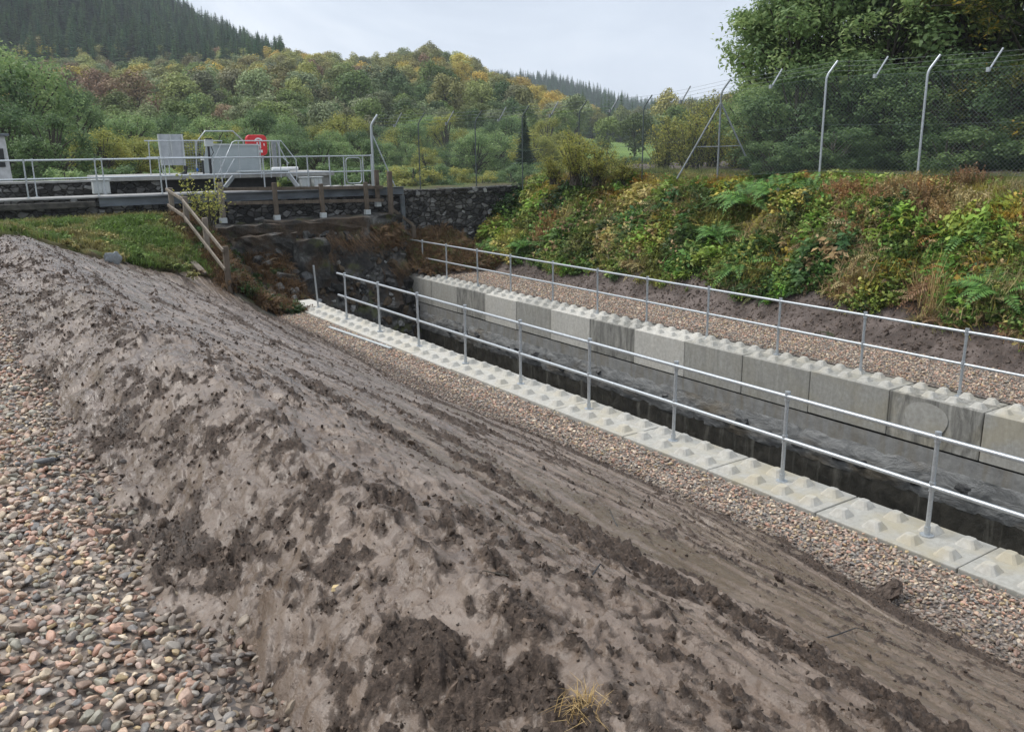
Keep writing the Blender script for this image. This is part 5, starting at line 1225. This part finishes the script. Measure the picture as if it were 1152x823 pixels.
rot = np.stack([RNG.normal(0, .2, n), -np.where((x > 16.6) & (x < 19.5), .45, .1)+RNG.normal(0, .2, n), RNG.uniform(0, 6.28, n)], 1); rot = np.where((idx == 6)[:, None] | (idx == 7)[:, None], rot*[.6, .3, 1], rot)
tag(scatter('undergrowth', np.stack([x, y, z], 1), rot, s[:, None]*RNG.uniform(.85, 1.15, (n, 3)), idx, cols, UND), kind='stuff')
# ferns one can pick out
def hitR(px, py):
    d = ray(px, py)
    for s_ in np.arange(12, 40, .03):
        p_ = CAM+d*s_
        if p_[2] < float(zR(p_[0], p_[1]))+.12: return p_
    return CAM+d*25
FG = [frond_mesh(820+i, 11, 1.0, 'fronds') for i in range(3)]; FA = [frond_mesh(830+i, 8, .95, 'fronds', (.3, .9)) for i in range(2)]
def fern(px, py, s_, kind, label, group):
    p_ = hitR(px, py); t = thing('fern', (p_[0]-.1, p_[1], p_[2]+.02), label, 'fern', group, RNG.uniform(0, 6)); me = (FG if kind == 'fern' else FA)[RNG.integers(2)].copy(); me.materials.append(M[kind])
    o = link('fronds', me, None, t); o.scale = (s_*1.25,)*3; o.rotation_euler = (0, 0, 0); t.rotation_euler = (RNG.uniform(-.1, .1), -.45, RNG.uniform(-.3, .3))
gr = 'green ferns on the bank'
for px, py, s_, lb in ((850, 232, 1.25, 'biggest bright green fern, below the brow of the bank right of the braced post'), (880, 222, 1.0, 'green fern touching the right side of the biggest fern'), (548, 285, .9, 'dark green fern at the left end of the bank by the stone wall'), (592, 280, .8, 'green fern just right of the one by the stone wall'), (838, 300, .9, 'yellow-green fern low on the bank under the biggest fern'), (812, 268, .8, 'green fern half way up the bank left of the biggest fern'), (1100, 262, .9, 'green fern among the rusty plants near the right edge'), (1130, 335, 1., 'dark green fern at the right edge above the bare soil'), (700, 255, .7, 'small green fern in the middle of the bank'), (915, 215, .7, 'small green fern on the brow of the bank before the rusty plants')):
    fern(px, py, s_, 'fern', lb, gr)
for px, py, s_, lb in ((962, 240, .62, 'golden orange bracken frond clump below the right fence posts'), (925, 262, .55, 'golden bracken clump left of the orange one'), (1062, 262, .6, 'golden bracken clump under the rusty spires'), (905, 205, .7, 'yellow bracken on the brow of the bank'), (1085, 300, .6, 'bright golden bracken above the pale dead stems')): fern(px, py, s_, 'fern_gold', lb, 'golden bracken on the bank')
for px, py, s_, lb in ((1060, 320, .7, 'pale brown dead bracken with trailing stems near the right'), (985, 275, .55, 'brown dead bracken in the middle of the green cover'), (1120, 290, .6, 'brown dead bracken by the right edge'), (1010, 235, .55, 'red-brown dead bracken below the right fence post')): fern(px, py, s_, 'bracken', lb, 'dead bracken on the bank')
t0_ = hitR(1050, 345); tf_ = tuft(840, 60, 1.1, .006, .5, 'straw', 'dry_plant', .8); tf_.location = t0_; tag(tf_, 'spray of pale dead stems hanging down the bank near the right', 'dead stems')

# ------------------------------------------------------------------ grass on the knoll, dead growth in the gully
gp = [tuft(850+i, 26, .16, .004, .22, curl=.8) for i in range(3)]+[sprig(853, 5, 7, .07, .6, .16, .1)]
for i, o in enumerate(gp): o.name = 'g%02d' % i
GRS = proto_coll('grass_protos', gp)
n = 26000; x = RNG.uniform(-3, 7.0, n); y = RNG.uniform(15, 27.2, n); g_ = grassmask(x, y); keep = RNG.random(n) < g_*(.06+.94*ss(-.05, .3, fbm(x*.8, y*.8, 3, 150)+.22*ss(1.5, 4, x))); x, y = x[keep], y[keep]; n = len(x)
lush = ss(.0, .3, fbm(x*.6, y*.6, 3, 151)+.2)[:, None]; cols = (np.array([.13, .21, .045])*lush+np.array([.27, .24, .09])*(1-lush))*RNG.uniform(.6, 1.35, (n, 1)); br = RNG.random(n) < ss(4.8, 6.4, x)*.55; cols[br] = np.array([.2, .13, .06])*RNG.uniform(.6, 1.3, (br.sum(), 1))
s = RNG.uniform(.7, 1.5, n)*(1-.25*br); tag(scatter('grass', np.stack([x, y, zL(x, y)+.05], 1), np.stack([RNG.normal(0, .2, n), RNG.normal(0, .2, n), RNG.uniform(0, 6.28, n)], 1), s[:, None]*np.ones((1, 3)), RNG.integers(0, 4, n), cols, GRS), kind='stuff')
n = 7000; x = RNG.uniform(5.8, 9.2, n); y = RNG.uniform(21.2, 26, n); keep = RNG.random(n) < ss(9.2, 7.2, x-.25*(y-22)*.4+.7*fbm(x, y, 3, 152))*ss(.9, .5, RNG.random(n)); x, y = x[keep], y[keep]; n = len(x); z = zL(x, y)+.1
cols = np.array([.17, .1, .045])*RNG.uniform(.3, 1.4, (n, 1)); gg = (fbm(x*1.1, y*1.1, 3, 153) > .12); cols[gg] = np.array([.05, .1, .025])*RNG.uniform(.6, 1.4, (gg.sum(), 1))
tag(scatter('dry_undergrowth', np.stack([x, y, z], 1), np.stack([RNG.normal(0, .4, n), RNG.normal(0, .4, n), RNG.uniform(0, 6.28, n)], 1), RNG.uniform(.25, .55, (n, 1))*np.ones((1, 3)), np.where(gg, RNG.integers(0, 3, n), RNG.choice([2, 4, 5, 8], n)), cols, UND), kind='stuff')
n = 5200; x = RNG.uniform(12.2, 17, n); y = RNG.uniform(24.9, 27.35, n); z = np.where(x > 13.3, zR(x, y), zL(x, y)+.1); keep = ((x < 13.2) & (y > 26)) | ((x > 13.4) & (z > -.02) & (RNG.random(n) < .6)); x, y, z = x[keep], y[keep], z[keep]; n = len(x)
cols = np.array([.2, .125, .065])*RNG.uniform(.4, 1.5, (n, 1)); gg = RNG.random(n) < .15; cols[gg] = np.array([.13, .16, .05])
tag(scatter('dead_ground_cover', np.stack([x, y, z], 1), np.stack([RNG.normal(0, .5, n), RNG.normal(0, .5, n), RNG.uniform(0, 6.28, n)], 1), RNG.uniform(.3, .6, (n, 1))*np.ones((1, 3)), RNG.choice([2, 4, 5, 8], n), cols, UND), kind='stuff')
# hanging dead grass over the gully below the ledge
for i, (x, y, z, s_, lb) in enumerate(((10.9, 26.15, 1.2, .62, 'left mat of brown dead grass hanging under the dark ledge'), (11.6, 26.1, 1.2, .75, 'middle mat of brown dead grass hanging under the dark ledge'), (12.4, 26.1, 1.1, .7, 'right mat of brown dead grass hanging under the dark ledge'), (12.9, 25.6, .3, .6, 'brown dead growth above the end of the far blocks'), (10.2, 25.6, .8, .5, 'thin brown grass on the rock left of the hanging mats'))):
    o = tuft(860+i, 230, 1.0, .006, 1.6, 'thatch', 'dead_grass_mat', .9); o.location = (x, y, z); o.rotation_euler = (2.0, 0, 0); o.scale = (s_, s_*.6, s_); tag(o, lb, 'dead grass', 'dead grass mats in the gully')
rk = [rockmesh(1000+i, M['rubble'], 'rk%02d' % i) for i in range(8)]; RKC = proto_coll('rubble_protos', rk)
n = 2600; x = RNG.uniform(6.9, 13.2, n); y = RNG.uniform(21.9, 26.4, n); k_ = RNG.random(n) < .35+.65*ss(-.1, .2, fbm(x, y, 3, 160)); x, y = x[k_], y[k_]; n = len(x); s = np.exp(RNG.normal(-2.5, .6, n)).clip(.03, .3)
cols = np.array([.09, .088, .082])*np.exp(RNG.normal(-.1, .75, (n, 1))); cols = np.minimum(cols, .42); br = RNG.random(n) < .25; cols[br] = np.array([.1, .07, .04])
tag(scatter('gully_rubble', np.stack([x, y, zL(x, y)+.05+.25*np.maximum(fbm(x*.9, y*.9, 3, 61), 0)], 1), RNG.uniform(-3, 3, (n, 3)), s[:, None]*RNG.uniform(.6, 1.3, (n, 3)), RNG.integers(0, 8, n), cols, RKC), kind='stuff')
# boulders of the gully
for i, (x, y, s_) in enumerate(((9.0, 23.6, .5), (9.8, 24.3, .6), (10.6, 23.4, .55), (8.6, 24.6, .4), (11.4, 24.4, .6), (9.4, 22.6, .5), (10.4, 24.9, .4), (12.2, 24.0, .6), (11.6, 23.0, .5), (8.3, 25.3, .35), (7.8, 24.4, .3), (10.0, 22.3, .45), (12.4, 25.2, .45), (9.3, 25.2, .35), (12.0, 22.2, .5), (8.9, 22.3, .35))):
    o = rockmesh(880+i, M['boulder'] if i % 3 else M['rock'], 'boulder'); o.location = (x, y, float(zL(x, y))+s_*.15); o.scale = (s_, s_*RNG.uniform(.7, 1), s_*RNG.uniform(.6, .9)); o.rotation_euler = tuple(RNG.uniform(-.5, .5, 3)); tag(o, 'dark wet boulder in the rocky gully below the dam ledge', 'boulder', 'boulders in the gully')
# dark bare shrub by the sloping fence
rg = np.random.default_rng(9); t = thing('sapling', (6.75, 25.5, 1.7), 'thin leafy sapling growing between the level and the sloping timber fence', 'sapling'); paths = []; C = []
for i in range(16):
    a = rg.uniform(0, 6.28); e = np.array([math.cos(a)*rg.uniform(.2, .7), math.sin(a)*.4, rg.uniform(.9, 1.7)]); paths.append((np.array([[rg.normal(0, .08), 0, -.2], e*.5+[0, 0, .1], e]), .014, .005)); C += [e*rg.uniform(.5, 1.05)+rg.normal(0, .12, 3) for _ in range(46)]
tv, tf = tubes(paths, 5); link('stems', npmesh('stems', tv, tf), M['bark'], t); C = np.array(C); V, F = leaves(C, np.tile([0, 0, 1.], (len(C), 1)), .085, rg, .6); link('leaves', npmesh('leaves', V, F, {'tint': np.repeat(rg.uniform(.2, .9, len(C)), 4)}), M['leaf_olive'], t)
o = lump(899, M['cutstone']); o.name = 'slate_stone'; p_ = (3.2, 19.9); o.location = (*p_, float(zL(*p_))+.12); o.scale = (.2, .06, .24); o.rotation_euler = (.2, .3, .4); tag(o, 'flat grey stone standing up where the mud meets the grass', 'stone')
# small things on the mud
def mz(x, y): return float(mudz(np.array([x]), np.array([y]))[0][0])
p_ = atZ(655, 797, 2.3); p_ = atZ(655, 797, mz(p_[0], p_[1])); p_ = atZ(655, 797, mz(p_[0], p_[1])); o = tuft(870, 120, .07, .001, .08, 'straw', 'dry_grass_tuft', 1.7); o.location = (p_[0], p_[1], mz(p_[0], p_[1])-.01); tag(o, 'tuft of dry straw coloured grass on the mud at the bottom edge', 'grass tuft')
def onmud(px, py):
    z = 1.5
    for _ in range(25): p_ = atZ(px, py, z); z = .5*z+.5*mz(p_[0], p_[1])
    return p_
for i, (px, py, L_, a, lb) in enumerate(((666, 655, .17, .4, 'thin dark twig on the smooth mud in the middle of the slope'), (690, 588, .16, 1.3, 'short dark twig sticking up from the smooth mud below the gravel strip'), (570, 655, .24, 2.6, 'bent dark twig near the crest above the straw tuft'), (328, 432, .12, 1.4, 'dark twig standing on the upstream part of the mud slope'), (940, 720, .3, -.4, 'dark root lying along the lower mud slope'))):
    p_ = onmud(px, py); d = np.array([math.cos(a), math.sin(a), .35 if i in (1, 3) else .05])*L_; P = [p_-d*.5, p_+[0, 0, .012], p_+d*.3+[.01, .01, .02], p_+d*.5]
    o = MB().tube([tuple(q_-p_) for q_ in P], [.003, .0028, .002, .001], 6).build('twig', M['black' if i != 2 else 'bark'], smooth=True); o.location = tuple(p_+[0, 0, .012]); tag(o, lb, 'twig', 'twigs on the mud')
p_ = onmud(375, 668); rg = np.random.default_rng(3); V, F = leaves(np.zeros((2, 3))+[[0, 0, 0], [.012, .01, .004]], np.tile([0, 0, 1.], (2, 1)), .026, rg, .6, None, .3); o = link('fallen_leaf', npmesh('fallen_leaf', V, F, {'tint': np.ones(8)}), M['straw']); o.location = tuple(p_+[0, 0, .015]); tag(o, 'pale yellow fallen leaf on the dark mud near the bottom left of the crest', 'leaf')
p_ = atZ(52, 520, 2.45); o = bpy.data.objects.new('large_pebble', PEB.objects[0].data.copy()); COL.objects.link(o); o.location = tuple(p_+[0, 0, .015]); o.scale = (.06, .045, .04); o['col'] = (.1, .105, .11); tag(o, 'large smooth dark grey stone on the gravel at the left', 'stone')

# ------------------------------------------------------------------ light
W = bpy.data.worlds.new('World'); S.world = W; W.use_nodes = True
k = N(W.node_tree); W.node_tree.nodes.clear()
sky = k.n('ShaderNodeTexSky', sky_type='NISHITA'); sky.sun_disc = False; sky.sun_elevation = rad(56); sky.sun_rotation = rad(-42); sky.altitude = 100; sky.air_density = 1.; sky.dust_density = 2.; sky.ozone_density = 1.
tc = k.n('ShaderNodeTexCoord'); mp = k.n('ShaderNodeMapping'); mp.inputs['Scale'].default_value = (1, 1, 2.6); k.l(tc.outputs['Generated'], mp.inputs[0])
f = k.noise(mp.outputs[0], 2.2, 7, .6, .8)
cloud = k.ramp(f, [(.32, (3.0, 3.35, 3.95)), (.5, (4.3, 4.68, 5.25)), (.66, (5.7, 5.95, 6.3))])
c = k.mix(.9, sky.outputs[0], cloud)
bg = k.n('ShaderNodeBackground'); bg.inputs['Strength'].default_value = .1; k.l(c, bg.inputs[0]); wo = k.n('ShaderNodeOutputWorld'); k.l(bg.outputs[0], wo.inputs[0])
sun = bpy.data.lights.new('sun', 'SUN'); sun.energy = 1.5; sun.angle = rad(25); sun.color = (1, .97, .92); so = bpy.data.objects.new('sun', sun); COL.objects.link(so)
az, el = rad(-42), rad(56); dv = Vector((math.sin(az)*math.cos(el), math.cos(az)*math.cos(el), math.sin(el))); so.rotation_euler = (-dv).to_track_quat('-Z', 'Y').to_euler()
vs = S.view_settings; vs.view_transform = 'Standard'; vs.look = 'None'; vs.gamma = 1; vs.exposure = 1.28; vs.use_curve_mapping = False
S.cycles.max_bounces = 6; S.cycles.diffuse_bounces = 4; S.cycles.glossy_bounces = 2; S.cycles.transmission_bounces = 4; S.cycles.transparent_max_bounces = 4; S.cycles.use_denoising = True
S.cycles.sample_clamp_indirect = 6

# ------------------------------------------------------------------ air
m, nt = mat('haze_air'); k = N(nt); pv = k.n('ShaderNodeVolumePrincipled'); pv.inputs['Color'].default_value = (.86, .92, 1, 1); pv.inputs['Density'].default_value = .00042; mo = k.n('ShaderNodeOutputMaterial'); k.l(pv.outputs[0], mo.inputs['Volume'])
hz = MB().box((0, 0, 270), (3900, 3900, 550)).build('haze', m); tag(hz, kind='stuff')
S.cycles.volume_bounces = 0
